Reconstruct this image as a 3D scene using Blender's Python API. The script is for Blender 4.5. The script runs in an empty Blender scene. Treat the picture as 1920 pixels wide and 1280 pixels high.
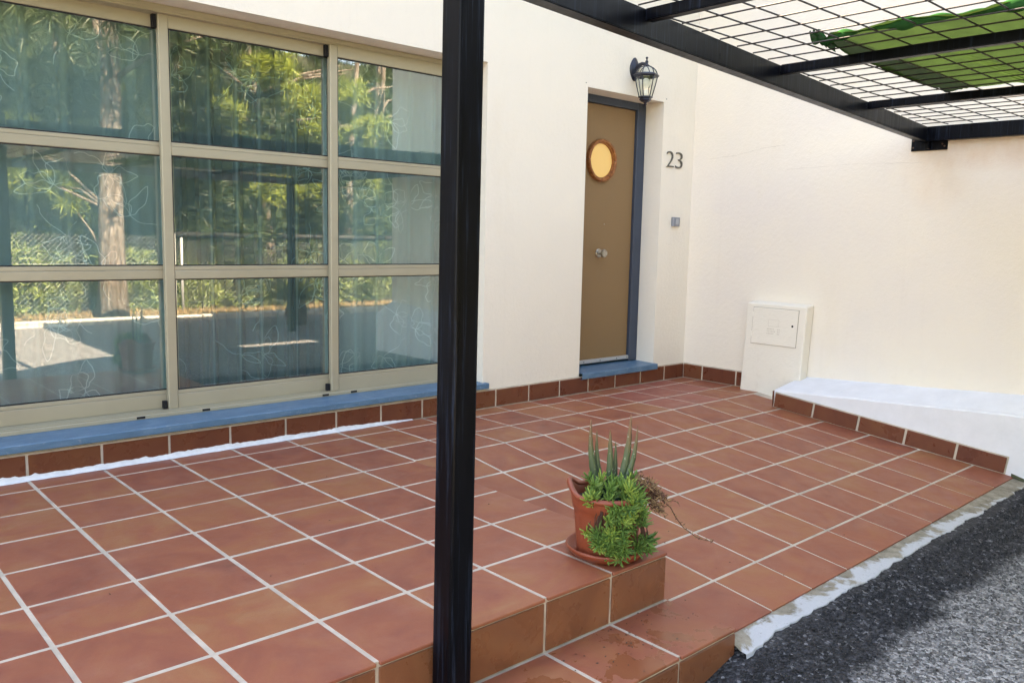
import bpy, bmesh, math, random
from mathutils import Vector, Matrix
R = math.radians
random.seed(7)
scene = bpy.context.scene
COL = scene.collection

# ---------------------------------------------------------------- camera, sky, sun, exposure
CAM = Vector((-5.823, -4.234, 1.150))
yaw, pitch, roll = R(42.246), R(-7.103), R(1.241)
fwd = Vector((math.sin(yaw)*math.cos(pitch), math.cos(yaw)*math.cos(pitch), math.sin(pitch)))
rgt = Vector((math.cos(yaw), -math.sin(yaw), 0))
upv = rgt.cross(fwd)
cr, sr = math.cos(roll), math.sin(roll)
r2, u2 = cr*rgt + sr*upv, -sr*rgt + cr*upv
cam_data = bpy.data.cameras.new('camera')
cam = bpy.data.objects.new('camera', cam_data); COL.objects.link(cam)
M4 = Matrix((r2, u2, -fwd)).transposed().to_4x4(); M4.translation = CAM
cam.matrix_world = M4
cam_data.sensor_fit = 'HORIZONTAL'; cam_data.sensor_width = 36
cam_data.lens = 1566/1920*36
cam_data.clip_start = 0.05; cam_data.clip_end = 500
scene.camera = cam

SUN_EL, SUN_AZ = R(41), R(4)
world = bpy.data.worlds.new('World'); scene.world = world; world.use_nodes = True
wn = world.node_tree.nodes; wl = world.node_tree.links
sky = wn.new('ShaderNodeTexSky'); sky.sky_type = 'NISHITA'; sky.sun_disc = False
sky.sun_elevation = SUN_EL; sky.sun_rotation = SUN_AZ
wl.new(sky.outputs[0], wn['Background'].inputs[0]); wn['Background'].inputs[1].default_value = 0.09
sd = bpy.data.lights.new('sun', 'SUN'); sd.energy = 5.0; sd.angle = R(0.5); sd.color = (1, .94, .84)
so = bpy.data.objects.new('sun', sd); COL.objects.link(so)
tos = Vector((math.sin(SUN_AZ)*math.cos(SUN_EL), math.cos(SUN_AZ)*math.cos(SUN_EL), math.sin(SUN_EL)))
so.rotation_euler = tos.to_track_quat('Z', 'Y').to_euler(); so.location = (0, 8, 10)
vs = scene.view_settings
vs.view_transform = 'Standard'; vs.look = 'None'; vs.gamma = 1; vs.exposure = 3.75; vs.use_curve_mapping = False
vs.use_white_balance = True; vs.white_balance_temperature = 9000; vs.white_balance_tint = 17

# ---------------------------------------------------------------- materials
class NT:
    def __init__(s, name):
        s.m = bpy.data.materials.new(name); s.m.use_nodes = True
        s.t = s.m.node_tree; s.n = s.t.nodes; s.b = s.n['Principled BSDF']; s.out = s.n['Material Output']
    def add(s, typ, **kw):
        n = s.n.new(typ)
        for k, v in kw.items(): setattr(n, k, v)
        return n
    def link(s, a, b): s.t.links.new(a, b)
    def coord(s, kind='Object', scale=(1, 1, 1), rnd=False):
        tc = s.add('ShaderNodeTexCoord'); mp = s.add('ShaderNodeMapping'); mp.inputs['Scale'].default_value = scale
        s.link(tc.outputs[kind], mp.inputs[0])
        if rnd:
            oi = s.add('ShaderNodeObjectInfo'); ml = s.add('ShaderNodeMath', operation='MULTIPLY'); ml.inputs[1].default_value = 57.3
            s.link(oi.outputs['Random'], ml.inputs[0]); s.link(ml.outputs[0], mp.inputs['Location'])
        return mp.outputs[0]
    def pos(s, scale=(1, 1, 1)):
        g = s.add('ShaderNodeNewGeometry'); mp = s.add('ShaderNodeMapping'); mp.inputs['Scale'].default_value = scale
        s.link(g.outputs['Position'], mp.inputs[0]); return mp.outputs[0]
    def noise(s, vec, scale, detail=4, rough=.55, dist=0):
        n = s.add('ShaderNodeTexNoise'); n.inputs['Scale'].default_value = scale; n.inputs['Detail'].default_value = detail
        n.inputs['Roughness'].default_value = rough; n.inputs['Distortion'].default_value = dist
        if vec: s.link(vec, n.inputs['Vector'])
        return n.outputs[0]
    def ramp(s, fac, stops):
        r = s.add('ShaderNodeValToRGB'); e = r.color_ramp.elements
        while len(e) < len(stops): e.new(.5)
        for el, (p, c) in zip(e, stops):
            el.position = p; el.color = (*c, 1) if len(c) == 3 else c
        s.link(fac, r.inputs[0]); return r.outputs[0]
    def mix(s, fac, a, b, mode='MIX'):
        m = s.add('ShaderNodeMix', data_type='RGBA', blend_type=mode)
        for sock, v in ((m.inputs[0], fac), (m.inputs[6], a), (m.inputs[7], b)):
            if isinstance(v, (int, float)): sock.default_value = v
            elif isinstance(v, tuple): sock.default_value = (*v, 1)
            else: s.link(v, sock)
        return m.outputs[2]
    def math(s, op, a, b=0.0, c=0.0):
        m = s.add('ShaderNodeMath', operation=op)
        for i, v in enumerate((a, b, c)):
            if isinstance(v, (int, float)): m.inputs[i].default_value = v
            else: s.link(v, m.inputs[i])
        return m.outputs[0]
    def bump(s, h, strength=.3, dist=.01):
        b = s.add('ShaderNodeBump'); b.inputs['Strength'].default_value = strength; b.inputs['Distance'].default_value = dist
        s.link(h, b.inputs['Height']); s.link(b.outputs[0], s.b.inputs['Normal']); return b
    def base(s, c):
        if isinstance(c, tuple): s.b.inputs['Base Color'].default_value = (*c, 1)
        else: s.link(c, s.b.inputs['Base Color'])
    def setp(s, **kw):
        for k, v in kw.items():
            k = k.replace('_', ' ')
            if isinstance(v, (int, float)): s.b.inputs[k].default_value = v
            else: s.link(v, s.b.inputs[k])

MAT = {}
def stucco(name, c1, c2, stain=None):
    t = NT(name); p = t.pos()
    big = t.noise(p, .9, 5, .6)
    col = t.ramp(big, [(.3, c1), (.7, c2)])
    dirt = t.ramp(t.noise(t.pos((1, 1, .35)), 2.6, 6, .65), [(.58, (0, 0, 0)), (.8, (1, 1, 1))])
    col = t.mix(t.math('MULTIPLY', dirt, .22), col, (c2[0]*.82, c2[1]*.76, c2[2]*.66))
    if stain:
        sx = t.add('ShaderNodeSeparateXYZ'); g = t.add('ShaderNodeNewGeometry'); t.link(g.outputs['Position'], sx.inputs[0])
        for (yc, zt, w, h, amt) in stain:
            dy = t.math('DIVIDE', t.math('SUBTRACT', sx.outputs[1], yc), w)
            dz = t.math('DIVIDE', t.math('SUBTRACT', sx.outputs[2], zt - h*.35), h)
            r = t.math('ADD', t.math('MULTIPLY', dy, dy), t.math('MULTIPLY', dz, dz))
            f = t.math('SUBTRACT', 1.0, r); f = t.math('MAXIMUM', f, 0.0)
            f = t.math('MULTIPLY', f, t.noise(t.pos((1, 2.2, 1.2)), 4, 4, .6)); f = t.math('MULTIPLY', f, amt)
            col = t.mix(f, col, (.62, .33, .14))
    sz = t.add('ShaderNodeSeparateXYZ'); t.link(p, sz.inputs[0])
    low = t.math('MULTIPLY_ADD', sz.outputs[2], -2.2, .95); low = t.math('MAXIMUM', low, 0.0)
    sp_l = t.ramp(t.noise(t.pos((1, 1, .8)), 11, 8, .75), [(.55, (0, 0, 0)), (.75, (1, 1, 1))])
    col = t.mix(t.math('MULTIPLY', t.math('MULTIPLY', low, sp_l), .30), col, (.50, .40, .29))
    drip = t.ramp(t.noise(t.pos((5, 5, .22)), 2.2, 5, .6), [(.60, (0, 0, 0)), (.78, (1, 1, 1))])
    col = t.mix(t.math('MULTIPLY', drip, .10), col, (.58, .50, .42))
    pit = t.ramp(t.noise(p, 70, 2, .4), [(.745, (0, 0, 0)), (.77, (1, 1, 1))])
    col = t.mix(t.math('MULTIPLY', pit, .25), col, (.45, .36, .27))
    t.base(col); t.setp(Roughness=.92)
    fine = t.noise(p, 150, 4, .65); mid = t.noise(p, 34, 3, .6)
    h = t.math('ADD', t.math('MULTIPLY', fine, .55), t.math('MULTIPLY', mid, .7))
    t.bump(h, .55, .007); MAT[name] = t.m
stucco('stucco_front', (.785, .72, .625), (.835, .76, .645))
stucco('stucco_side', (.77, .695, .625), (.835, .75, .62), [(-1.95, 1.80, .26, .34, .32), (-2.35, 1.83, .60, .16, .6)])
stucco('stucco_box', (.80, .74, .64), (.83, .765, .66))

def tilemat(name, stops, wet=0, rough=(.40, .58), dust=True):
    t = NT(name); v = t.coord('Object', (1, 1, 1), True)
    oi = t.add('ShaderNodeObjectInfo')
    n1 = t.noise(v, 3.4, 4, .55, 1.6); n2 = t.noise(v, 9, 5, .6, .4)
    f = t.math('ADD', t.math('MULTIPLY', n1, .85), t.math('MULTIPLY', oi.outputs['Random'], .22))
    f = t.math('ADD', f, t.math('MULTIPLY', t.math('SUBTRACT', n2, .5), .22)); f = t.math('SUBTRACT', f, .03)
    col = t.ramp(f, stops)
    speck = t.ramp(t.noise(v, 190, 2, .5), [(.66, (0, 0, 0)), (.78, (1, 1, 1))])
    col = t.mix(t.math('MULTIPLY', speck, .30), col, (.15, .055, .03))
    sx = t.add('ShaderNodeSeparateXYZ'); t.link(v, sx.inputs[0])
    grain = t.noise(t.coord('Object', (1, 1, 1), True), 420, 2, .6)
    col = t.mix(t.ramp(grain, [(.3, (.22,)*3), (.7, (0, 0, 0))]), col, (.13, .045, .026))
    scuff = t.ramp(t.noise(t.pos((1, 2.5, 1)), 21, 7, .75, 1.5), [(.63, (0, 0, 0)), (.72, (1, 1, 1))])
    col = t.mix(t.math('MULTIPLY', scuff, .13), col, (.56, .42, .36))
    if dust:
        ds = t.ramp(t.noise(t.pos(), 3.1, 7, .7), [(.5, (0, 0, 0)), (.8, (1, 1, 1))])
        col = t.mix(t.math('MULTIPLY', ds, .16), col, (.46, .30, .22))
    rr = t.ramp(n2, [(.3, (rough[0],)*3), (.7, (rough[1],)*3)])
    if wet:
        w = t.noise(t.pos(), 6.5, 6, .62, .25)
        wm = t.ramp(w, [(.515, (0, 0, 0)), (.535, (1, 1, 1))])
        col = t.mix(t.math('MULTIPLY', wm, .7), col, (.255, .082, .036)); rr = t.mix(wm, rr, (.2, .2, .2))
    t.base(col); t.link(rr, t.b.inputs['Roughness'])
    t.bump(t.math('ADD', t.math('MULTIPLY', n2, .8), t.math('ADD', t.math('MULTIPLY', t.noise(v, 60, 3), .3), t.math('MULTIPLY', grain, .12))), .14, .008)
    t.setp(Specular_IOR_Level=.38); MAT[name] = t.m
TS = [(.20, (.215, .056, .032)), (.34, (.295, .082, .047)), (.50, (.345, .102, .053)), (.64, (.365, .125, .055)), (.78, (.385, .160, .070)), (.92, (.47, .23, .115))]
tilemat('tile', TS)
tilemat('tile_red', [(.25, (.27, .075, .05)), (.5, (.36, .10, .068)), (.8, (.40, .13, .085))])
tilemat('tile_wet', TS, wet=1)
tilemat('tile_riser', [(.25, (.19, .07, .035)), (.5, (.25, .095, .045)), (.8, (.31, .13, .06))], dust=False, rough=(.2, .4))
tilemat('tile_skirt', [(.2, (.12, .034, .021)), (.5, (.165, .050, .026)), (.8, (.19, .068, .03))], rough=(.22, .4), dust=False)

def simple(name, col, rough=.5, metal=0, var=0.0, scale=20, bump=0, spec=.5, coat=0):
    t = NT(name); v = t.pos()
    if var:
        n = t.noise(v, scale, 5, .6)
        t.base(t.ramp(n, [(.3, tuple(c*(1-var) for c in col)), (.7, tuple(min(1, c*(1+var)) for c in col))]))
        t.link(t.ramp(n, [(.3, (max(0, rough-.08),)*3), (.7, (min(1, rough+.08),)*3)]), t.b.inputs['Roughness'])
        if bump: t.bump(t.noise(v, scale*2, 4, .6), bump, .005)
    else:
        t.base(col); t.setp(Roughness=rough)
    t.setp(Metallic=metal, Specular_IOR_Level=spec)
    if coat: t.setp(Coat_Weight=coat)
    MAT[name] = t.m; return t
simple('grout', (.52, .435, .345), .9, 0, .22, 9, .35)
simple('grout_white', (.72, .72, .72), .9, 0, .10, 25, .6)
simple('white_paint', (.755, .76, .785), .85, 0, .05, 7, .4)
simple('aluminium', (.385, .345, .25), .40, .15, .05, 3)
simple('aluminium_grey', (.55, .56, .56), .4, .6)
simple('gasket', (.012, .012, .014), .6)
simple('dark_void', (.006, .006, .008), .9)
simple('door_frame', (.036, .052, .082), .4, 0, .12, 6)
simple('knob_metal', (.42, .39, .34), .32, .9, .15, 40)
simple('rust', (.10, .055, .035), .7, 0, .3, 60)
simple('lamp_metal', (.022, .026, .040), .34, .2, .2, 30)
simple('bulb', (.80, .78, .70), .4)
simple('number_metal', (.13, .125, .11), .42, .6, .2, 60)
simple('bell_grey', (.22, .24, .27), .45, 0, .06, 40)
simple('bell_light', (.34, .36, .39), .4)
simple('terracotta_plastic', (.27, .058, .026), .42, 0, .10, 12)
simple('soil', (.035, .02, .013), .95, 0, .4, 50, .6)
simple('dead_stem', (.10, .045, .028), .85, 0, .35, 60)
simple('dead_leaf', (.28, .17, .08), .85, 0, .35, 40)
simple('interior', (.30, .28, .25), .9)
simple('rod_metal', (.028, .024, .022), .6, .3, .3, 25)
simple('kerb_stone', (.42, .39, .33), .9, 0, .15, 6, .4)
simple('fence_wire', (.42, .43, .42), .5, .5)
simple('fence_rail', (.012, .013, .013), .7)
simple('screw', (.30, .29, .27), .4, .8)
simple('crack', (.42, .36, .30), .95)
simple('moss', (.06, .065, .03), .95, 0, .4, 40)
simple('faint_mark', (.60, .53, .44), .9)
simple('debris', (.07, .045, .03), .95)

t = NT('blue_stone'); v = t.pos((1, 3, 3))
n = t.noise(v, 7, 6, .65, .6); n2 = t.noise(t.pos(), 45, 4, .6)
c = t.ramp(n, [(.25, (.055, .135, .215)), (.5, (.075, .175, .275)), (.75, (.125, .23, .335))])
c = t.mix(t.math('MULTIPLY', t.ramp(n2, [(.60, (0, 0, 0)), (.74, (1, 1, 1))]), .35), c, (.40, .44, .50))
t.base(c); t.setp(Roughness=.42); t.bump(n2, .12, .004); MAT['blue_stone'] = t.m

t = NT('door_leaf'); v = t.pos((1, 1, .6))
n = t.noise(t.pos(), 160, 3, .7); n2 = t.noise(v, 3, 4, .6)
c = t.ramp(n, [(.3, (.175, .098, .042)), (.7, (.305, .185, .085))])
c = t.mix(t.math('MULTIPLY', n2, .35), c, (.27, .155, .062))
t.base(c); t.setp(Roughness=.55); t.bump(n, .12, .003); MAT['door_leaf'] = t.m

t = NT('bronze_ring'); n = t.noise(t.pos(), 28, 5, .7, 1.2)
t.base(t.ramp(n, [(.3, (.13, .036, .010)), (.5, (.29, .095, .026)), (.7, (.48, .22, .08))])); t.setp(Roughness=.38, Metallic=.25); MAT['bronze_ring'] = t.m

t = NT('amber_glass')
t.base((.70, .47, .17)); t.setp(Roughness=.12)
t.b.inputs['Emission Color'].default_value = (1.0, .66, .24, 1); t.setp(Emission_Strength=.018); MAT['amber_glass'] = t.m

t = NT('black_paint'); v = t.pos((9, 9, .9))
n = t.noise(v, 3, 6, .7); sc = t.noise(t.pos((60, 60, 1.6)), 1.4, 5, .75)
c = t.ramp(n, [(.3, (.0016, .0018, .0028)), (.7, (.0028, .0034, .0060))])
scm = t.ramp(sc, [(.54, (0, 0, 0)), (.70, (1, 1, 1))])
c = t.mix(t.math('MULTIPLY', scm, .75), c, (.022, .034, .058))
t.base(c); t.link(t.ramp(n, [(.3, (.26,)*3), (.7, (.42,)*3)]), t.b.inputs['Roughness']); t.setp(Specular_IOR_Level=.11)
t.bump(sc, .05, .003); MAT['black_paint'] = t.m

t = NT('asphalt'); p = t.pos()
sx = t.add('ShaderNodeSeparateXYZ'); t.link(p, sx.inputs[0])
vo = t.add('ShaderNodeTexVoronoi'); vo.inputs['Scale'].default_value = 88; t.link(p, vo.inputs['Vector'])
vo2 = t.add('ShaderNodeTexVoronoi'); vo2.inputs['Scale'].default_value = 62; t.link(p, vo2.inputs['Vector'])
edge = t.math('ADD', sx.outputs[1], t.math('MULTIPLY', t.math('SUBTRACT', t.noise(p, 3.4, 6, .65), .5), .30))
old = t.ramp(t.math('MULTIPLY_ADD', edge, -1.0, -2.58), [(.47, (0, 0, 0)), (.56, (1, 1, 1))])
new_c = t.ramp(vo.outputs['Color'], [(.2, (.008, .009, .011)), (.60, (.030, .032, .038)), (.80, (.07, .072, .08)), (.95, (.30, .30, .31))])
old_c = t.ramp(vo.outputs['Color'], [(.15, (.07, .069, .068)), (.5, (.23, .225, .22)), (.85, (.52, .50, .48))])
pt = t.ramp(t.noise(p, 1.7, 5, .65), [(.4, (0, 0, 0)), (.7, (1, 1, 1))])
new_c = t.mix(t.math('MULTIPLY', pt, .28), new_c, (.085, .08, .078))
t.base(t.mix(old, new_c, old_c)); t.setp(Roughness=.88)
t.bump(t.math('ADD', t.math('MULTIPLY', vo.outputs['Distance'], -1.2), t.math('MULTIPLY', vo2.outputs['Distance'], -.8)), 1.0, .012); MAT['asphalt'] = t.m

t = NT('mortar'); p = t.pos()
n = t.noise(p, 13, 7, .7); n2 = t.noise(p, 60, 5, .7)
sx = t.add('ShaderNodeSeparateXYZ'); t.link(p, sx.inputs[0])
yy = t.math('MULTIPLY_ADD', sx.outputs[1], -2.6, -7.05)
paint = t.ramp(t.math('ADD', t.noise(p, 5.5, 6, .65, .3), yy), [(.50, (0, 0, 0)), (.57, (1, 1, 1))])
c = t.ramp(n, [(.3, (.17, .145, .10)), (.7, (.44, .39, .31))])
c = t.mix(t.math('MULTIPLY', paint, .9), c, (.60, .62, .65)); c = t.mix(t.math('MULTIPLY', t.ramp(n2, [(.62, (0, 0, 0)), (.7, (1, 1, 1))]), .6), c, (.10, .09, .06))
t.base(c); t.setp(Roughness=.95); t.bump(t.math('ADD', n2, n), .8, .015); MAT['mortar'] = t.m

def glassmat(name, tint, r0, rough=0.0, front_only=True):
    t = NT(name); t.n.remove(t.b)
    tr = t.add('ShaderNodeBsdfTransparent'); tr.inputs[0].default_value = (*tint, 1)
    gl = t.add('ShaderNodeBsdfGlossy'); gl.inputs['Roughness'].default_value = rough; gl.inputs[0].default_value = (.95, .98, 1, 1)
    ge = t.add('ShaderNodeNewGeometry'); dt = t.add('ShaderNodeVectorMath', operation='DOT_PRODUCT')   # Schlick reflectance
    t.link(ge.outputs['Normal'], dt.inputs[0]); t.link(ge.outputs['Incoming'], dt.inputs[1])
    f = t.math('POWER', t.math('SUBTRACT', 1.0, t.math('ABSOLUTE', dt.outputs['Value'])), 5.0)
    f = t.math('MULTIPLY_ADD', f, 1.0-r0, r0)
    if front_only: f = t.math('MULTIPLY', f, t.math('SUBTRACT', 1.0, ge.outputs['Backfacing']))
    mx = t.add('ShaderNodeMixShader'); t.link(f, mx.inputs[0]); t.link(tr.outputs[0], mx.inputs[1]); t.link(gl.outputs[0], mx.inputs[2])
    t.link(mx.outputs[0], t.out.inputs[0]); MAT[name] = t.m
glassmat('window_glass', (.88, .97, .965), .195)
glassmat('lamp_glass', (.92, .94, .90), .06, .02, False)

def cloth(name, col, opacity, weave=False, sheer=False, thru=.45):
    t = NT(name); t.n.remove(t.b)
    d = t.add('ShaderNodeBsdfDiffuse'); tl = t.add('ShaderNodeBsdfTranslucent'); tr = t.add('ShaderNodeBsdfTransparent')
    if weave:
        cc = t.ramp(t.noise(t.pos(), 9, 5, .65), [(.3, tuple(c*.75 for c in col)), (.7, tuple(c*1.15 for c in col))])
        t.link(cc, d.inputs[0]); t.link(cc, tl.inputs[0])
    else:
        d.inputs[0].default_value = (*col, 1); tl.inputs[0].default_value = (*col, 1)
    m1 = t.add('ShaderNodeMixShader'); m1.inputs[0].default_value = thru; t.link(d.outputs[0], m1.inputs[1]); t.link(tl.outputs[0], m1.inputs[2])
    m2 = t.add('ShaderNodeMixShader'); m2.inputs[0].default_value = opacity
    if sheer:                                   # woven threads close up where the cloth turns edge-on
        ge = t.add('ShaderNodeNewGeometry'); dt = t.add('ShaderNodeVectorMath', operation='DOT_PRODUCT')
        t.link(ge.outputs['Normal'], dt.inputs[0]); t.link(ge.outputs['Incoming'], dt.inputs[1])
        co = t.math('MAXIMUM', t.math('ABSOLUTE', dt.outputs['Value']), .12)
        t.link(t.math('SUBTRACT', 1.0, t.math('POWER', 1.0-opacity, t.math('DIVIDE', .75, co))), m2.inputs[0])
    t.link(tr.outputs[0], m2.inputs[1]); t.link(m1.outputs[0], m2.inputs[2])
    t.link(m2.outputs[0], t.out.inputs[0]); MAT[name] = t.m
cloth('sheer', (.66, .80, .80), .62, sheer=True)
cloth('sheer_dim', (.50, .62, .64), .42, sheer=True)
cloth('embroidery', (.90, .98, .98), .70)
cloth('shade_net', (.030, .062, .014), .975, True, thru=.22)
cloth('shade_net_edge', (.018, .075, .022), .98, True, thru=.25)

def leafmat(name, c1, c2, rough=.5, scale=14, trans=True):
    t = NT(name); oi = t.add('ShaderNodeObjectInfo')
    n = t.noise(t.pos(), scale, 3, .6)
    col = t.ramp(n, [(.3, c1), (.7, c2)]); t.base(col); t.setp(Roughness=rough)
    if trans:
        tl = t.add('ShaderNodeBsdfTranslucent'); t.link(col, tl.inputs[0]); mx = t.add('ShaderNodeMixShader'); mx.inputs[0].default_value = .3
        t.link(t.b.outputs[0], mx.inputs[1]); t.link(tl.outputs[0], mx.inputs[2]); t.link(mx.outputs[0], t.out.inputs[0])
    MAT[name] = t.m
leafmat('pine_shaded', (.020, .040, .012), (.060, .090, .024), .5, 1.1)  # crown needles, darkened so the colour itself carries the shade
leafmat('pine_sunlit', (.13, .18, .028), (.30, .36, .06), .5, 3)  # same pine foliage with sunlight painted into the colour, for the boughs
leafmat('shrub_leaf', (.085, .13, .035), (.24, .30, .08), .5, 2)
leafmat('palm_leaf', (.03, .06, .02), (.06, .10, .03), .45, 5)
leafmat('succulent', (.085, .20, .055), (.22, .38, .085), .45, 16)
leafmat('succulent_tip', (.26, .42, .075), (.42, .54, .13), .45, 20)
leafmat('dry_grass', (.28, .20, .10), (.42, .30, .16), .8, 6)
t = NT('aloe'); sx = t.add('ShaderNodeSeparateXYZ'); tc = t.add('ShaderNodeTexCoord'); t.link(tc.outputs['Object'], sx.inputs[0])
hz = t.ramp(t.math('MULTIPLY_ADD', sx.outputs[2], 4.0, -.9), [(.0, (.020, .052, .030)), (.6, (.060, .095, .038)), (1, (.18, .085, .04))])
sp = t.ramp(t.noise(t.pos(), 110, 1, .4), [(.68, (0, 0, 0)), (.74, (1, 1, 1))])
t.base(t.mix(t.math('MULTIPLY', sp, .5), hz, (.45, .50, .36))); t.setp(Roughness=.38); MAT['aloe'] = t.m
t = NT('bark'); p = t.pos((1, 1, .35)); n = t.noise(p, 14, 6, .7, .6)
t.base(t.ramp(n, [(.35, (.06, .043, .03)), (.5, (.15, .12, .095)), (.7, (.31, .27, .23))])); t.setp(Roughness=.95); t.bump(n, 1.0, .05); MAT['bark'] = t.m
t = NT('bank_soil'); n = t.noise(t.pos(), 1.6, 7, .7)
t.base(t.ramp(n, [(.35, (.022, .03, .012)), (.58, (.05, .05, .022)), (.8, (.15, .10, .055))])); t.setp(Roughness=.95); t.bump(n, .8, .2); MAT['bank_soil'] = t.m

# ---------------------------------------------------------------- builders
def link(o, parent=None):
    COL.objects.link(o)
    if parent is not None: o.parent = parent
    return o
def empty(name, loc=(0, 0, 0)):
    o = bpy.data.objects.new(name, None); o.location = loc; o.empty_display_size = .1; COL.objects.link(o); return o
def tag(o, label=None, cat=None, group=None, kind=None):
    if label: o['label'] = label
    if cat: o['category'] = cat
    if group: o['group'] = group
    if kind: o['kind'] = kind
    return o
def from_bm(name, bm, mat, parent=None, smooth=False):
    me = bpy.data.meshes.new(name); bm.normal_update(); bm.to_mesh(me); bm.free()
    me.materials.append(MAT[mat] if isinstance(mat, str) else mat)
    if smooth:
        for f in me.polygons: f.use_smooth = True
    o = bpy.data.objects.new(name, me); return link(o, parent)
def from_py(name, vs, fs, mat, parent=None, smooth=False):
    me = bpy.data.meshes.new(name); me.from_pydata(vs, [], fs); me.update()
    me.materials.append(MAT[mat])
    if smooth:
        for f in me.polygons: f.use_smooth = True
    return link(bpy.data.objects.new(name, me), parent)
def add_box(bm, lo, hi, bev=0, seg=1):
    r = bmesh.ops.create_cube(bm, size=1)
    vs = r['verts']
    for v in vs:
        v.co = Vector(((lo[i]+hi[i])/2 + v.co[i]*(hi[i]-lo[i]) for i in range(3)))
    if bev:
        es = list({e for v in vs for e in v.link_edges})
        bmesh.ops.bevel(bm, geom=es, offset=bev, segments=seg, affect='EDGES', profile=.5)
    return vs
def box(name, lo, hi, mat, parent=None, bev=.002, seg=1):
    bm = bmesh.new(); add_box(bm, lo, hi, bev, seg); return from_bm(name, bm, mat, parent)
def lathe_data(prof, n=32, cx=0, cy=0, ang0=0):
    vs, fs = [], []
    for (r, z) in prof:
        for i in range(n):
            a = ang0 + 2*math.pi*i/n; vs.append((cx + r*math.cos(a), cy + r*math.sin(a), z))
    for k in range(len(prof)-1):
        for i in range(n):
            j = (i+1) % n; fs.append((k*n+i, k*n+j, (k+1)*n+j, (k+1)*n+i))
    return vs, fs
def lathe(name, prof, mat, parent=None, n=32, cx=0, cy=0, ang0=0, smooth=True):
    vs, fs = lathe_data(prof, n, cx, cy, ang0); return from_py(name, vs, fs, mat, parent, smooth)
def tube_data(path, radii, n=6):
    vs, fs = [], []; path = [Vector(p) for p in path]
    for i, p in enumerate(path):
        d = (path[min(i+1, len(path)-1)] - path[max(i-1, 0)]).normalized()
        a = d.orthogonal() if abs(d.z) > .95 else d.cross(Vector((0, 0, 1)))
        a.normalize(); b = d.cross(a); r = radii[i] if hasattr(radii, '__len__') else radii
        for k in range(n):
            t = 2*math.pi*k/n; vs.append(tuple(p + a*r*math.cos(t) + b*r*math.sin(t)))
    for i in range(len(path)-1):
        for k in range(n):
            j = (k+1) % n; fs.append((i*n+k, i*n+j, (i+1)*n+j, (i+1)*n+k))
    fs.append(tuple(range(n))[::-1]); m = (len(path)-1)*n; fs.append(tuple(range(m, m+n)))
    return vs, fs
def tube(name, path, radii, mat, parent=None, n=6, smooth=True):
    vs, fs = tube_data(path, radii, n); return from_py(name, vs, fs, mat, parent, smooth)
class Soup:
    def __init__(s): s.v, s.f = [], []
    def add(s, vs, fs):
        o = len(s.v); s.v += [tuple(v) for v in vs]; s.f += [tuple(i+o for i in f) for f in fs]
    def build(s, name, mat, parent=None, smooth=False): return from_py(name, s.v, s.f, mat, parent, smooth)
_cache = {}
def piece(name, size, mat, loc, parent, bev=.0025, rot=(0, 0, 0)):
    """tile-like bevelled slab, mesh data shared between alike pieces; loc = centre"""
    key = (tuple(round(c, 4) for c in size), mat)
    if key not in _cache:
        bm = bmesh.new(); h = [c/2 for c in size]; add_box(bm, [-c for c in h], h, bev)
        me = bpy.data.meshes.new(name); bm.to_mesh(me); bm.free(); me.materials.append(MAT[mat]); _cache[key] = me
    o = bpy.data.objects.new(name, _cache[key]); o.location = loc; o.rotation_euler = rot
    return link(o, parent)

S = .32
def gx(k):                                   # tile joint k along the facade
    k2 = k if k <= 5 else 5 + (k-5)*.965
    return (k2 - 15.5)*S
def gy(r): return -(r - .45)*S               # joint row r away from the facade
XF = gx(5) - .012                            # right edge of the raised terrace
YN = gy(8) - .006                            # front edge of the raised terrace
YFOLD = gy(2.95); KR = .1219
def zr(y): return KR*(y - YFOLD) if y < YFOLD else 0.0
RIS = .187; YL = -2.722                      # riser height, front edge of the lower step
XL = gx(-5)

# ---------------------------------------------------------------- ground: road, mortar, bank
def road_z(x, y):
    def ss(a, b, t):
        t = min(1, max(0, (t-a)/(b-a))); return t*t*(3-2*t)
    z = -.245 - .115*ss(-3.05, -4.1, x) - .07*ss(-4.1, -6.5, x) - .035*ss(-2.7, -6.5, y)
    z -= .06*ss(-3.35, -3.65, x)*ss(-3.1, -2.7, y)
    return z
def sheet(name, x0, x1, y0, y1, nx, ny, zf, mat, parent=None):
    vs = [(x0+(x1-x0)*i/nx, y0+(y1-y0)*j/ny, zf(x0+(x1-x0)*i/nx, y0+(y1-y0)*j/ny)) for j in range(ny+1) for i in range(nx+1)]
    fs = [(j*(nx+1)+i, j*(nx+1)+i+1, (j+1)*(nx+1)+i+1, (j+1)*(nx+1)+i) for j in range(ny) for i in range(nx)]
    return from_py(name, vs, fs, mat, parent, True)
tag(sheet('road', -20, 20, -8.62, -2.60, 160, 60, road_z, 'asphalt'), 'dark grey asphalt road beside the tiled ramp', kind='structure')
def bank_z(x, y):
    d = -8.78 - y
    b = -.27 + .06*min(1, max(0, d)/.6) + .10*math.sin(x*1.3+.4)*math.sin(y*.9)*min(1, max(0, d)/3)
    return b + max(0, d-3)*.20 + max(0, d-12)*.12
tag(sheet('hillside', -60, 60, -75, -8.80, 80, 60, bank_z, 'bank_soil'), 'scrubby hillside bank across the road', kind='structure')
kerb = empty('kerb', (0, -8.70, 0)); tag(kerb, 'pale concrete kerb along the far side of the road', kind='structure')
for i in range(22):
    x = -11 + i
    piece('kerb_block', (.985, .17, .42), 'kerb_stone', (x, 0, -.40 + random.uniform(-.004, .004)), kerb, .02)

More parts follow.
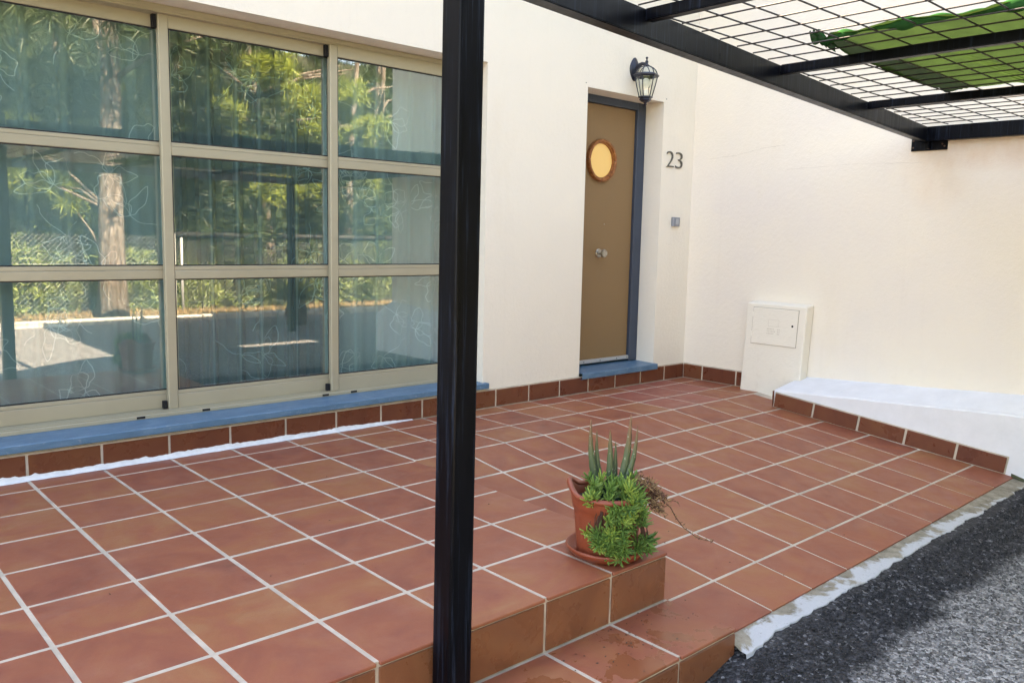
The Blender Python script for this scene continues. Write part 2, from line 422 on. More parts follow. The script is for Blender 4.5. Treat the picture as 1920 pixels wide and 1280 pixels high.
# sub-base (grout level) of terrace, ramp and steps
ZG = -.0016
terr = from_py('terrace_floor',
    [(XL, -.0, ZG), (XF, 0, ZG), (XF, YN+.010, ZG), (XL, YN+.010, ZG), (XL, 0, -.6), (XF, 0, -.6), (XF, YN+.010, -.6), (XL, YN+.010, -.6),
     (0, 0, ZG), (0, YFOLD, ZG), (XF, YFOLD, ZG)],
    [(0, 3, 2, 10, 1), (3, 7, 6, 2), (2, 6, 5, 1, 10), (0, 4, 7, 3), (1, 10, 9, 8)], 'grout')
tag(terr, 'raised terrace floor of square terracotta tiles', kind='structure')
YE0, YE1 = -2.684, -2.640                    # street edge of the ramp, left and right
def ye(x): return YE0 + (YE1-YE0)*(x - XF)/(-.2 - XF)
ramp = from_py('ramp_floor',
    [(XF+.001, YFOLD, ZG), (0, YFOLD, ZG), (0, ye(0)+.004, zr(ye(0))+ZG), (XF+.001, ye(XF)+.004, zr(ye(XF))+ZG),
     (0, ye(0)+.004, -.6), (XF+.001, ye(XF)+.004, -.6)],
    [(0, 3, 2, 1), (3, 5, 4, 2)], 'grout')
tag(ramp, 'sloping tiled ramp running down to the asphalt', kind='structure')
steps = from_py('lower_step',
    [(XL, YN+.009, -RIS+ZG), (XF+.012, YN+.009, -RIS+ZG), (XF+.012, YL+.010, -RIS+ZG), (XL, YL+.010, -RIS+ZG), (XL, YL+.010, -.7), (XF+.012, YL+.010, -.7), (XF+.012, YN+.009, -.7)],
    [(0, 3, 2, 1), (3, 4, 5, 2), (2, 5, 6, 1)], 'grout')
tag(steps, 'low tiled step in front of the raised terrace', kind='structure')

TH = .012; GAPX, GAPY = .0128, .0155
def jit(a=.0008): return random.uniform(-a, a)
def tile_rect(x0, x1, y0, y1, z, parent, mat='tile', slope=0.0):
    w, d = x1-x0, (y1-y0)
    rot = (math.atan(slope) + jit(.0012), jit(.0012), jit(.0015))
    if slope: d = d/math.cos(math.atan(slope))
    piece('floor_tile', (w, d, TH), mat, ((x0+x1)/2 + jit(), (y0+y1)/2 + jit(), z - TH/2 + jit(.0005)), parent, .0025, rot)
rows = [(gy(.45)-.0, gy(1))] + [(gy(r), gy(r+1)) for r in range(1, 8)]
red = {(13, 0), (13, 1), (14, 1), (14, 0), (12, 1), (13, 2), (12, 2)}
for k in range(-5, 16):
    x0, x1 = gx(k) + GAPX/2, gx(k+1) - GAPX/2
    if k == 4: x1 = XF
    if k == 15: x1 = -.012
    if x1 - x0 < .03: continue
    for r, (ya, yb) in enumerate(rows):
        if k >= 5 and r >= 3: continue
        y1 = ya - GAPY/2 if r else -.020
        y0 = yb + GAPY/2 if r < 7 else YN
        if k >= 5 and r == 2: y0 = YFOLD + GAPY/2
        tile_rect(x0, x1, y0, y1, 0, terr, 'tile_red' if (k, r) in red else 'tile')
for k in range(5, 15):                        # ramp
    x0, x1 = gx(k) + GAPX/2, gx(k+1) - GAPX/2
    if k == 5: x0 = XF + .004
    for r in range(3, 9):
        ya, yb = (gy(r) if r > 3 else YFOLD), gy(r+1)
        y1 = ya - GAPY/2
        if r < 8:
            y0 = yb + GAPY/2
            if k == 14: x1 = -.2
            ym = (y0+y1)/2; tile_rect(x0, x1, y0, y1, zr(ym), ramp, 'tile', KR)
        else:                                 # cut row along the street edge
            vs = []
            for dz in (-TH, 0):
                for (x, y) in ((x0, ye(x0)), (x1, ye(x1)), (x1, y1), (x0, y1)): vs.append((x, y, zr(y)+dz))
            from_py('floor_tile', vs, [(3, 2, 1, 0), (4, 5, 6, 7), (0, 1, 5, 4), (1, 2, 6, 5), (2, 3, 7, 6), (3, 0, 4, 7)], 'tile', ramp)
# tiled risers and lower tread
for k in range(-4, 5):
    x0, x1 = gx(k) + GAPX/2, gx(k+1) - GAPX/2
    if k == 4: x1 = XF - .003
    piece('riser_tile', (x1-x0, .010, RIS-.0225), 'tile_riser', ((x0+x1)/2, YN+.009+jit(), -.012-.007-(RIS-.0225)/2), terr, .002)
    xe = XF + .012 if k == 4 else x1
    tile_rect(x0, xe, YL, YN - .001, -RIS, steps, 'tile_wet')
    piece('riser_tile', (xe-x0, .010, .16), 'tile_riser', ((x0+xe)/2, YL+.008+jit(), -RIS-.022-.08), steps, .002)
# smeared mortar along ramp edge
def strip(name, pts, mat, parent=None, smooth=False):
    """pts: list of rows of 3D points"""
    n = len(pts[0]); vs = [p for row in pts for p in row]
    fs = [(i*n+j, i*n+j+1, (i+1)*n+j+1, (i+1)*n+j) for i in range(len(pts)-1) for j in range(n-1)]
    return from_py(name, vs, fs, mat, parent, smooth)
rr = random.Random(3); ptsm = []; N = 220; a = b = 0
for i in range(N+1):
    x = -3.3615 + (3.226)*i/N
    a = .93*a + rr.uniform(-.004, .004); b = .6*b + rr.uniform(-.004, .004)
    y0 = ye(x) + .006; y1 = y0 - .062 + a*.5; y2 = y0 - .098 + a + b
    y2 += .012*max(0, 1-(x+3.36)/.12)
    z0 = zr(ye(x)) - .005; zb = road_z(x, y2) + .004
    q_ = min(1, max(0, (x+3.3615)/.07))
    ptsm.append([(x, y0, z0), (x, y0-.020, z0-.003+rr.uniform(-.0012, .0012)), (x, y1, (max(zb+.003, z0-.010)+rr.uniform(-.001, .001))*q_ + (zb+.003)*(1-q_)), (x, y2, zb), (x, y2-.004, zb-.02)])
tag(strip('mortar_edge', ptsm, 'mortar'), 'ragged white painted mortar strip between ramp tiles and asphalt', kind='structure')
# loose chippings lying on the asphalt
sp_ = Soup(); rr = random.Random(11)
for i in range(17000):
    x = rr.uniform(-4.4, -.3); y = -2.80 - abs(rr.gauss(0, .42)); s_ = rr.uniform(.0020, .0068)
    if y > ye(max(x, XF)) - .10 or y < -4.2: continue
    z = road_z(x, y) + s_*.45; pts = []
    for d in ((1, 0, 0), (-1, 0, 0), (0, 1, 0), (0, -1, 0), (0, 0, .8), (0, 0, -.8)):
        pts.append(tuple(c + dd*s_*rr.uniform(.6, 1.2) for c, dd in zip((x, y, z), d)))
    sp_.add(pts, [(0, 2, 4), (2, 1, 4), (1, 3, 4), (3, 0, 4), (2, 0, 5), (1, 2, 5), (3, 1, 5), (0, 3, 5)])
tag(sp_.build('asphalt_chippings', 'asphalt'), 'loose stone chippings on the asphalt', 'chippings', kind='stuff')

# ---------------------------------------------------------------- house
def wall_holes(name, x0, x1, z0, z1, y0, y1, holes, mat, parent):
    xs = sorted({x0, x1, *[h[0] for h in holes], *[h[1] for h in holes]}); zs = sorted({z0, z1, *[h[2] for h in holes], *[h[3] for h in holes]})
    def solid(i, j):
        if i < 0 or j < 0 or i >= len(xs)-1 or j >= len(zs)-1: return False
        cx, cz = (xs[i]+xs[i+1])/2, (zs[j]+zs[j+1])/2
        return not any(h[0] < cx < h[1] and h[2] < cz < h[3] for h in holes)
    vs, fs, ix = [], [], {}
    def V(x, y, z):
        k = (x, y, z)
        if k not in ix: ix[k] = len(vs); vs.append(k)
        return ix[k]
    for i in range(len(xs)-1):
        for j in range(len(zs)-1):
            if not solid(i, j): continue
            a, b, c, d = xs[i], xs[i+1], zs[j], zs[j+1]
            fs.append((V(a, y0, c), V(b, y0, c), V(b, y0, d), V(a, y0, d))); fs.append((V(b, y1, c), V(a, y1, c), V(a, y1, d), V(b, y1, d)))
            if not solid(i-1, j): fs.append((V(a, y1, c), V(a, y0, c), V(a, y0, d), V(a, y1, d)))
            if not solid(i+1, j): fs.append((V(b, y0, c), V(b, y1, c), V(b, y1, d), V(b, y0, d)))
            if not solid(i, j-1): fs.append((V(a, y1, c), V(b, y1, c), V(b, y0, c), V(a, y0, c)))
            if not solid(i, j+1): fs.append((V(a, y0, d), V(b, y0, d), V(b, y1, d), V(a, y1, d)))
    return from_py(name, vs, fs, mat, parent)
house = empty('house', (-3, 0, 0)); tag(house, 'cream rendered house front with big sliding window and brown door', 'house')
HT = 4.20
WX0, WX1, WZ0, WZ1 = -6.17, -2.238, .135, 2.262
DX0, DX1, DZ0, DZ1 = -1.293, -.412, .105, 2.232
def H(o): o.location = o.location - Vector((-3, 0, 0)); return o   # shift world-built parts under the house root
def hpart(o):
    o.parent = house; o.matrix_parent_inverse = Matrix.Translation((3, 0, 0)); return o
hpart(wall_holes('front_wall', -9.5, .30, -.55, HT, 0, .30, [(WX0, WX1, WZ0, WZ1), (DX0, DX1, DZ0, DZ1)], 'stucco_front', None))
# closed body of the house: roof, back, sides, room
hpart(box('roof_slab', (-9.5, .301, HT-.2), (.30, 6, HT), 'stucco_front', None, 0))
hpart(box('rear_wall', (-9.5, 5.7, -.55), (.30, 6, HT-.201), 'stucco_front', None, 0))
hpart(box('end_wall', (-9.5, .301, -.55), (-9.2, 5.699, HT-.201), 'stucco_front', None, 0))
hpart(box('end_wall', (0.001, .301, -.55), (.30, 5.699, HT-.201), 'stucco_front', None, 0))
hpart(box('room_floor', (-9.19, .302, -.1), (-.001, 5.69, .10), 'interior', None, 0))
hpart(box('room_ceiling', (-9.19, .302, 2.5), (-.001, 5.69, 2.6), 'interior', None, 0))
hpart(box('partition_wall', (-1.95, .302, .101), (-1.85, 5.69, 2.499), 'interior', None, 0))
# skirting along the facade
SKH = .117
for k in range(-5, 16):
    x0, x1 = gx(k) + .006, gx(k+1) - .006
    if k == 15: x1 = -.013
    if x1 - x0 < .05: continue
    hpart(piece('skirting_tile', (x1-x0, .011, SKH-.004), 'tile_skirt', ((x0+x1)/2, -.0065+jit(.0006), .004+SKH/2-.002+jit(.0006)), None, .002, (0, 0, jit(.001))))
hpart(box('skirting_grout', (gx(-5), -.0085, .0005), (-.0125, -.0005, SKH+.009), 'grout', None, .001))
# window sill and door sill in blue stone
def sill(name, x0, x1, yf, yb, zb, zt, drop, rs):
    rr = random.Random(rs); rowsp = []; n = int((x1-x0)/.03)
    for i in range(n+1):
        x = x0 + (x1-x0)*i/n; e = rr.uniform(-.0012, .0012); c = rr.uniform(.002, .005)
        rowsp.append([(x, yb, zb), (x, yf+e+.003, zb), (x, yf+e, zb+.004), (x, yf+e, zt-drop-c), (x, yf+e+c, zt-drop+rr.uniform(-.0006, .0006)), (x, yb, zt)])
    o = strip(name, rowsp, 'blue_stone'); me = o.data
    bm = bmesh.new(); bm.from_mesh(me); bmesh.ops.holes_fill(bm, edges=bm.edges, sides=8); bmesh.ops.recalc_face_normals(bm, faces=bm.faces); bm.to_mesh(me); bm.free()
    return o
hpart(sill('window_sill', WX0-.02, -2.208, -.034, .299, .1365, .184, .010, 5))
hpart(sill('door_sill', DX0-.004, DX1+.012, -.040, .299, .1065, .160, .008, 6))
# white caulk smeared along the skirting foot
rr = random.Random(21); rowsp = []; N = 170; a = b = 0
for i in range(N+1):
    x = -5.6 + 2.78*i/N; a = .75*a + rr.uniform(-.003, .003); b = .75*b + rr.uniform(-.003, .003)
    env = min(1, i/8, (N-i)/25)
    hh = .004 + env*max(.004, .019 + a + (.006 if rr.random() < .06 else 0)); ff = .004 + env*max(.003, .011 + b)
    rowsp.append([(x, -.0118, .002+hh), (x, -.0145, .002+hh*.6), (x, -.0175-ff*.35, .0035+rr.uniform(0, .002)), (x, -.0185-ff, .0012)])
hpart(tag(strip('caulk_bead', rowsp, 'grout_white', None, True), 'ragged white sealant along the skirting foot'))

# sliding window --------------------------------------------------------------
def groups(part): part.parent = house; part.matrix_parent_inverse = Matrix.Translation((3, 0, 0)); return part
wf = groups(box('window_frame', (WX0, .165, WZ1-.040), (WX1-.001, .29, WZ1-.001), 'aluminium', None, .002))
def sub(o, par): o.parent = par; o.matrix_parent_inverse = par.matrix_parent_inverse.copy() if par.parent else Matrix(); return o
bpy.context.view_layer.update()
def subw(o, par):
    """make o (built in world space) a child of par"""
    o.parent = par; o.matrix_parent_inverse = par.matrix_world.inverted(); return o
def relink(o, par):
    bpy.context.view_layer.update(); return subw(o, par)
track = groups(box('window_track', (WX0, .155, .178), (WX1-.001, .285, .200), 'aluminium', None, .003))
PANELS = []
jamb = groups(box('window_jamb', (WX1-.045, .167, .201), (WX1-.001, .288, WZ1-.041), 'aluminium', None, .002))
bpy.context.view_layer.update()
for x in (-4.40, -4.06, -3.335, -3.14):
    subw(box('drain_slot', (x-.021, .1535, .184), (x+.021, .156, .1955), 'dark_void', None, 0), track)
for yy in (.166, .200, .236):
    subw(box('track_rail', (WX0+.01, yy-.0025, .2003), (WX1-.05, yy+.0025, .208), 'aluminium', None, .001), track)
subw(box('head_rail', (WX0+.01, .158, WZ1-.030), (WX1-.05, .164, WZ1-.012), 'aluminium', None, .001), wf)
def panel(x0, x1, yc, label):
    p = empty('sliding_panel', ((x0+x1)/2, yc, .205)); tag(p, label)
    p.parent = house; p.matrix_parent_inverse = Matrix.Translation((3, 0, 0))
    bpy.context.view_layer.update()
    y0, y1 = yc-.016, yc+.016; sw = .050
    zs = [(.305, .894), (.963, 1.530), (1.597, 2.160)]
    B = lambda n, lo, hi, m='aluminium', bv=.0025: subw(box(n, lo, hi, m, None, bv), p)
    B('stile', (x0, y0-.004, .206), (x0+sw, y1, WZ1-.036), bv=.004); B('stile', (x1-sw, y0, .206), (x1, y1, WZ1-.036), bv=.004)
    xa, xb = x0+sw+.0005, x1-sw-.0005
    B('rail', (xa, y0, .2065), (xb, y1, .283)); B('glazing_bead', (xa, y0+.004, .2835), (xb, y1-.004, .3045))
    B('rail', (xa, y0, 2.1605), (xb, y1, WZ1-.037))
    for (za, zb) in ((.8945, .9625), (1.5305, 1.5965)):
        B('transom', (xa, y0, za), (xb, y1, za+.045)); B('glazing_bead', (xa, y0+.0035, za+.0455), (xb, y1-.004, zb))
    for (za, zb) in zs:
        g = subw(box('glass_pane', (xa+.001, yc-.0025, za), (xb-.001, yc+.0025, zb), 'window_glass', None, 0), p)
        sp = Soup()
        for lo, hi in (((xa, y0+.005, za), (xb, yc-.003, za+.0055)), ((xa, y0+.005, zb-.0055), (xb, yc-.003, zb)), ((xa, y0+.005, za+.006), (xa+.006, yc-.003, zb-.006)), ((xb-.006, y0+.005, za+.006), (xb, yc-.003, zb-.006))):
            bm = bmesh.new(); add_box(bm, lo, hi); me_v = [tuple(v.co) for v in bm.verts]; bm.verts.index_update()
            sp.add(me_v, [tuple(v.index for v in f.verts) for f in bm.faces]); bm.free()
        subw(sp.build('gasket', 'gasket'), p)
    for zz in (.925, 1.563):                     # little screw holes by the meeting stile
        for dz in (-.009, .009):
            B('screw_hole', (x1-sw*.62, y0-.0012, zz+dz-.004), (x1-sw*.62+.007, y0-.0002, zz+dz+.004), 'dark_void', 0)
    return p
panel(-6.13, -5.16, .222, 'sliding glass panel at the far left of the window')
panel(-5.20, -4.165, .257, 'left sliding glass panel showing the reflected tree trunk')
panel(-4.2405, -3.225, .218, 'middle sliding glass panel, darker behind the glass')
panel(-3.290, -2.285, .180, 'right sliding glass panel next to the black post')
for x in (-4.253, -3.302):                       # brush seals beside the meeting stiles
    yy = .225 if x < -4 else .186
    hpart(box('brush_seal', (x-.0105, yy-.012, 2.155), (x+.010, yy+.012, 2.2205), 'dark_void', None, .001))
    hpart(box('brush_seal', (x-.0105, yy-.012, .209), (x+.010, yy+.012, .25), 'dark_void', None, .001))

# front door --------------------------------------------------------------------
fd = empty('front_door', (-.85, .21, .16)); tag(fd, 'brown speckled door with round amber porthole in a dark blue frame')
fd.parent = house; fd.matrix_parent_inverse = Matrix.Translation((3, 0, 0)); bpy.context.view_layer.update()
D = lambda n, lo, hi, m, bv=.003: subw(box(n, lo, hi, m, None, bv), fd)
FY0, FY1 = .175, .275
D('door_frame', (DX1-.102, FY0, .1605), (DX1-.001, FY1, DZ1-.001), 'door_frame'); D('door_frame', (DX0+.001, FY0, .1605), (DX0+.102, FY1, DZ1-.001), 'door_frame')
D('door_frame', (DX0+.1025, FY0+.001, DZ1-.058), (DX1-.1025, FY1, DZ1-.0015), 'door_frame')
leaf = D('door_leaf', (DX0+.103, .200, .172), (DX1-.103, .245, DZ1-.060), 'door_leaf')
D('weather_bar', (DX0+.104, .180, .176), (DX1-.098, .1995, .206), 'aluminium_grey', .004)
for x in (-1.05, -.86, -.66, -.53): D('bar_screw', (x-.004, .1785, .187), (x+.004, .1799, .195), 'dark_void', 0)
PX, PZ = -.915, 1.752
def ring(name, prof, mat, par, n=48, a0=0, a1=2*math.pi, cx=PX, cz=PZ):
    vs, fs = [], []; full = abs(a1-a0-2*math.pi) < 1e-6; m = n if full else n+1
    for (r, y) in prof:
        for i in range(m):
            a = a0 + (a1-a0)*i/n; vs.append((cx + r*math.cos(a), y, cz + r*math.sin(a)))
    L = len(prof)
    for k in range(L-1 + (0 if full else 1)):
        for i in range(m if full else m-1):
            j = (i+1) % m; kk = (k+1) % L
            fs.append((k*m+i, k*m+j, kk*m+j, kk*m+i))
    if not full: fs += [tuple(k*m for k in range(L)), tuple(k*m+m-1 for k in range(L))[::-1]]
    return subw(from_py(name, vs, fs, mat, None, False), par)
for q in range(4):
    a0 = q*math.pi/2 + .012
    ring('porthole_ring', [(.161, .1995), (.161, .172), (.157, .166), (.142, .166), (.138, .172), (.138, .1995)], 'bronze_ring', fd, 20, a0, a0+math.pi/2-.024)
ring('porthole_bezel', [(.1378, .1994), (.1378, .180), (.131, .183), (.129, .1994)], 'bronze_ring', fd)
ring('porthole_glass', [(.1288, .1993), (.1288, .1965), (.0001, .1955)], 'amber_glass', fd)
KX, KZ = -.902, 1.040
ring('knob_rose', [(.036, .1998), (.036, .193), (.030, .189), (.012, .188), (.0001, .188)], 'knob_metal', fd, 28, cx=KX, cz=KZ)
ring('door_knob', [(.011, .189), (.011, .165), (.020, .158), (.030, .150), (.032, .140), (.029, .131), (.020, .128), (.0001, .127)], 'knob_metal', fd, 28, cx=KX, cz=KZ)
D('lock_cylinder', (KX+.052, .1965, 1.262), (KX+.060, .1998, 1.272), 'knob_metal', .002)

# nails left in the render above the door
for (x, z) in ((-1.315, 2.258), (-.385, 2.258)):
    sc = ring('wall_screw', [(.004, .0), (.004, -.004), (.0001, -.0045)], 'screw', fd, 10, cx=x, cz=z)

# ---------------------------------------------------------------- side wall
sw_ = empty('side_wall', (0, -2, 0)); tag(sw_, 'tall blank cream wall at right angles to the house front', 'wall')
bpy.context.view_layer.update()
def sidew(o): return subw(o, sw_)
sidew(box('wall_body', (0, -4.05, -.60), (6.0, -.0006, HT+.02), 'stucco_side', None, 0))  # unseen depth behind the face is added to shade the road
for (y0, y1) in ((-.196, -.014), (-.520, -.208), (-.66, -.532)):
    sidew(piece('skirting_tile', (.011, y1-y0, SKH-.004), 'tile_skirt', (-.0065, (y0+y1)/2, .004+SKH/2-.002), None, .002))
sidew(box('skirting_grout', (-.0085, -.66, .0005), (-.0005, -.0125, SKH+.009), 'grout', None, .001))
def crack(pts, w, par, axis='x'):
    rowsp = []; rr = random.Random(len(pts))
    P = []
    for (a, b) in zip(pts[:-1], pts[1:]):
        for i in range(14):
            f = i/14; P.append(((a[0]+(b[0]-a[0])*f), (a[1]+(b[1]-a[1])*f) + rr.uniform(-.003, .003)))
    for (h, z) in P:
        ww = w*rr.uniform(.3, 1)
        rowsp.append([(-.0012, h, z-ww), (-.0012, h, z+ww)] if axis == 'x' else [(h, -.0012, z-ww), (h, -.0012, z+ww)])
    return subw(strip('hairline_crack', rowsp, 'crack'), par)
crack([(-.17, 1.815), (-.42, 1.83), (-.66, 1.872), (-.85, 1.882)], .0009, sw_)
crack([(-.86, 1.70), (-1.4, 1.715), (-1.9, 1.70)], .0005, sw_)
vs = []; rr = random.Random(9); rp = []
for i in range(60):
    z = .13 + 2.9*i/59; rp.append([(-.0016, -.012+rr.uniform(-.003, .003)-.0012, z), (-.0016, -.0005, z)])

# ---------------------------------------------------------------- meter box
mb = empty('meter_box', (-.05, -.9, 0)); tag(mb, 'cream meter cabinet with a small hatch, standing against the side wall', 'meter box')
bpy.context.view_layer.update()
bm = bmesh.new()
LEAN = .028
add_box(bm, (-.104, -1.155, -.06), (-.0005, -.655, .700), .011, 2)
for v in bm.verts:
    v.co.y += LEAN*(1 - v.co.z/.70)
    if v.co.x < -.05 and v.co.z > .5: v.co.z -= .010
subw(from_bm('cabinet_body', bm, 'stucco_box'), mb)
def bx(n, y0, y1, z0, z1, x0, x1, mat, bev=.002):
    bm = bmesh.new(); add_box(bm, (x0, y0, z0), (x1, y1, z1), bev)
    for v in bm.verts: v.co.y += LEAN*(1 - v.co.z/.70)
    return subw(from_bm(n, bm, mat), mb)
hy0, hy1, hz0, hz1 = -1.094, -.718, .378, .655
bx('hatch_gap', hy0-.004, hy1+.004, hz0-.004, hz1+.004, -.1055, -.1035, 'crack', 0)
hd = bx('hatch_door', hy0, hy1, hz0, hz1, -.1105, -.1058, 'stucco_box', .002)
for (za, zb) in ((.43, .47), (.58, .62)): bx('hinge', hy1-.002, hy1+.010, za, zb, -.113, -.1060, 'stucco_box', .002)
lk = ring('keyhole', [(.0085, -.1107), (.0085, -.1112), (.0001, -.1112)], 'dark_void', mb, 16)
lk.data.clear_geometry()
v_, f_ = [], []
for i in range(16):
    a = 2*math.pi*i/16; v_.append((-.1112, -1.058+.009+.0085*math.cos(a), .535+.0085*math.sin(a)))
v_ += [(-.1096, y, z) for (_, y, z) in v_]; f_ = [tuple(range(16))[::-1]] + [(i, (i+1) % 16, (i+1) % 16+16, i+16) for i in range(16)]
lk.data.from_pydata(v_, [], f_); lk.data.update()
for (y0, y1, z0, z1) in ((-.945, -.855, .570, .572), (-.945, -.855, .520, .522), (-.945, -.943, .522, .570), (-.857, -.855, .522, .570)):
    bx('label_border', y0, y1, z0, z1, -.1115, -.1104, 'faint_mark', 0)
rr = random.Random(2)
for i in range(3):                                # illegible embossed lines
    for j in range(9):
        if rr.random() < .2: continue
        y = -.955 + j*.0125; z = .495 - i*.017; bx('embossed_mark', y, y+.007, z, z+.008, -.1113, -.1104, 'faint_mark', 0)

# ---------------------------------------------------------------- low white plinth along the side wall
pl = empty('plinth', (-.2, -2, 0)); tag(pl, 'low white painted masonry ledge with brown skirting, beside the ramp', 'ledge')
bpy.context.view_layer.update()
def px_front(y): return -.372 + (-.245 + .372)*((-1.085 - y)/(1.53)) if y > -2.7 else -.239
rowsp = []; rr = random.Random(14); N = 90; w1 = w2 = 0
for i in range(N+1):
    y = -1.085 - 2.95*i/N; f = i/N*2.95
    w1 = .85*w1 + rr.uniform(-.0016, .0016); w2 = .85*w2 + rr.uniform(-.0022, .0022)
    zf = .094 + .040*f + w1*1.3; zb = .146 + .062*f + w2*.6; xf = px_front(y) + w2
    rowsp.append([(xf, y, -.7), (xf, y, zf-.2), (xf+.001, y, zf-.012), (xf+.008, y, zf-.002), (xf+.03, y, zf+.002), (xf*.5, y, (zf+zb)/2 + w1), (-.008, y, zb), (-.0012, y, zb+.006)])
o = strip('ledge_body', rowsp, 'white_paint', None, False)
bm = bmesh.new(); bm.from_mesh(o.data); vsl = bm.verts[:]; bm.faces.new([vsl[i] for i in range(8)]); bmesh.ops.recalc_face_normals(bm, faces=bm.faces); bm.to_mesh(o.data); bm.free()
subw(o, pl)
ys = [-1.092, -1.385, -1.70, -2.005, -2.315, -2.60]
for i in range(5):
    y1, y0 = ys[i]-.006, ys[i+1]+.006; ym = (y0+y1)/2; zm = zr(ym) + .006 + .052
    off = .004 if i in (0, 1) else 0
    ang = math.atan2(px_front(y0)-px_front(y1), -(y0-y1))
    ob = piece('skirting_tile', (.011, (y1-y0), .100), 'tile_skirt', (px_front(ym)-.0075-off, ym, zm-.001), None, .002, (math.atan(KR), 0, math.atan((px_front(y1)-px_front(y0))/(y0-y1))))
    subw(ob, pl)
    gq = piece('skirting_grout', (.008, (y1-y0)+.016, .112), 'grout', (px_front(ym)-.0042, ym, zm), None, .001, (math.atan(KR), 0, math.atan((px_front(y1)-px_front(y0))/(y0-y1)))); subw(gq, pl)
subw(piece('skirting_tile', (.045, .010, .115), 'tile_skirt', (px_front(-1.085)+.015, -1.0795, zr(-1.08)+.060), None, .002), pl)
subw(from_py('moss_patch', [(-.262, -2.63, zr(-2.63)+.002), (-.246, -2.625, zr(-2.62)+.018), (-.243, -2.72, -.232), (-.275, -2.70, -.236), (-.26, -2.74, -.235)], [(0, 1, 2, 3), (3, 2, 4)], 'moss'), pl)

# ---------------------------------------------------------------- wall lamp
LX, LY = -.79, -.118
lamp = empty('wall_lamp', (LX, 0, 2.43)); tag(lamp, 'black six-sided glass lantern on a wall bracket above the door', 'lamp')
bpy.context.view_layer.update()
def L(o): return subw(o, lamp)
vs, fs = [], []
prof = [(1.0, 0), (1.0, -.006), (.86, -.013), (.62, -.016), (.45, -.026), (0.001, -.028)]; n = 28
for (s_, y) in prof:
    for i in range(n):
        a = 2*math.pi*i/n; lobe = 1 + .05*math.cos(4*a)
        vs.append((LX + .052*s_*lobe*math.cos(a), y - .0005, 2.425 + .083*s_*lobe*math.sin(a)))
for k in range(len(prof)-1):
    for i in range(n): fs.append((k*n+i, k*n+(i+1) % n, (k+1)*n+(i+1) % n, (k+1)*n+i))
L(from_py('back_plate', vs, fs, 'lamp_metal', None, True))
L(tube('bracket_arm', [(LX, -.022, 2.425), (LX, -.045, 2.448), (LX, -.075, 2.458), (LX, -.105, 2.452), (LX, LY, 2.446)], [.022, .017, .013, .012, .012], 'lamp_metal', None, 10))
L(lathe('finial', [(.0001, 2.503), (.008, 2.500), (.010, 2.493), (.006, 2.486), (.005, 2.478), (.010, 2.472), (.013, 2.464), (.009, 2.456), (.012, 2.448), (.022, 2.440), (.026, 2.434), (.0001, 2.432)], 'lamp_metal', None, 18, LX, LY))
hexa = lambda r, z, k: (LX + r*math.cos(math.pi/3*k + .35), LY + r*math.sin(math.pi/3*k + .35), z)
dome = [(.024, 2.433), (.050, 2.424), (.070, 2.407), (.080, 2.388), (.084, 2.374)]
for k in range(6):
    L(tube('dome_rib', [hexa(r, z, k) for r, z in dome], .0038, 'lamp_metal', None, 6))
    vs = [hexa(r*.985, z, q) for r, z in dome for q in (k, k+1)]
    L(from_py('dome_pane', vs, [(2*i, 2*i+1, 2*i+3, 2*i+2) for i in range(len(dome)-1)], 'lamp_glass', None))
    body = [(.084, 2.356), (.074, 2.31), (.060, 2.255), (.048, 2.212)]
    L(tube('body_rib', [hexa(r, z, k) for r, z in body], .0042, 'lamp_metal', None, 6))
    vs = [hexa(r*.98, z, q) for r, z in body for q in (k, k+1)]
    L(from_py('body_pane', vs, [(2*i, 2*i+1, 2*i+3, 2*i+2) for i in range(len(body)-1)], 'lamp_glass', None))
L(lathe('rim', [(.070, 2.376), (.086, 2.380), (.099, 2.368), (.098, 2.363), (.086, 2.352), (.074, 2.354), (.070, 2.376)], 'lamp_metal', None, 6, LX, LY, .35, False))
L(lathe('base_cup', [(.044, 2.216), (.055, 2.214), (.055, 2.206), (.042, 2.200), (.046, 2.190), (.030, 2.176), (.014, 2.170), (.010, 2.163), (.014, 2.157), (.009, 2.148), (.0001, 2.140)], 'lamp_metal', None, 6, LX, LY, .35, False))
L(lathe('lamp_holder', [(.0001, 2.262), (.018, 2.262), (.020, 2.205), (.0001, 2.205)], 'bulb', None, 16, LX, LY))
L(lathe('light_bulb', [(.012, 2.264), (.016, 2.275), (.027, 2.295), (.031, 2.315), (.026, 2.335), (.012, 2.346), (.0001, 2.349)], 'bulb', None, 18, LX, LY))

# ---------------------------------------------------------------- house number and bell
hn = empty('house_number', (-.25, 0, 1.797)); tag(hn, 'grey metal number 23 fixed to the wall right of the door', 'house number')
bpy.context.view_layer.update()
for ch, x in (('2', -.358), ('3', -.244)):
    cu = bpy.data.curves.new('digit', 'FONT'); cu.body = ch; cu.size = .178; cu.extrude = .004; cu.bevel_depth = .0008; cu.offset = -.0042
    tmp = bpy.data.objects.new('digit', cu); COL.objects.link(tmp); bpy.context.view_layer.update()
    me = bpy.data.meshes.new_from_object(tmp.evaluated_get(bpy.context.evaluated_depsgraph_get()))
    bpy.data.objects.remove(tmp)
    me.materials.clear(); me.materials.append(MAT['number_metal'])
    xs = [v.co.x for v in me.vertices]; ysq = [v.co.y for v in me.vertices]
    mnx, mny, wx, wy = min(xs), min(ysq), max(xs)-min(xs), max(ysq)-min(ysq)
    for v in me.vertices:
        cx, cy, cz = v.co; v.co = (x + (cx-mnx)/wx*.094, -.0065 - cz, 1.733 + (cy-mny)/wy*.127)
    me.flip_normals(); me.update()
    subw(link(bpy.data.objects.new('digit', me)), hn)
bell = empty('door_bell', (-.215, 0, 1.30)); tag(bell, 'small square grey bell push below the house number', 'door bell'); bpy.context.view_layer.update()
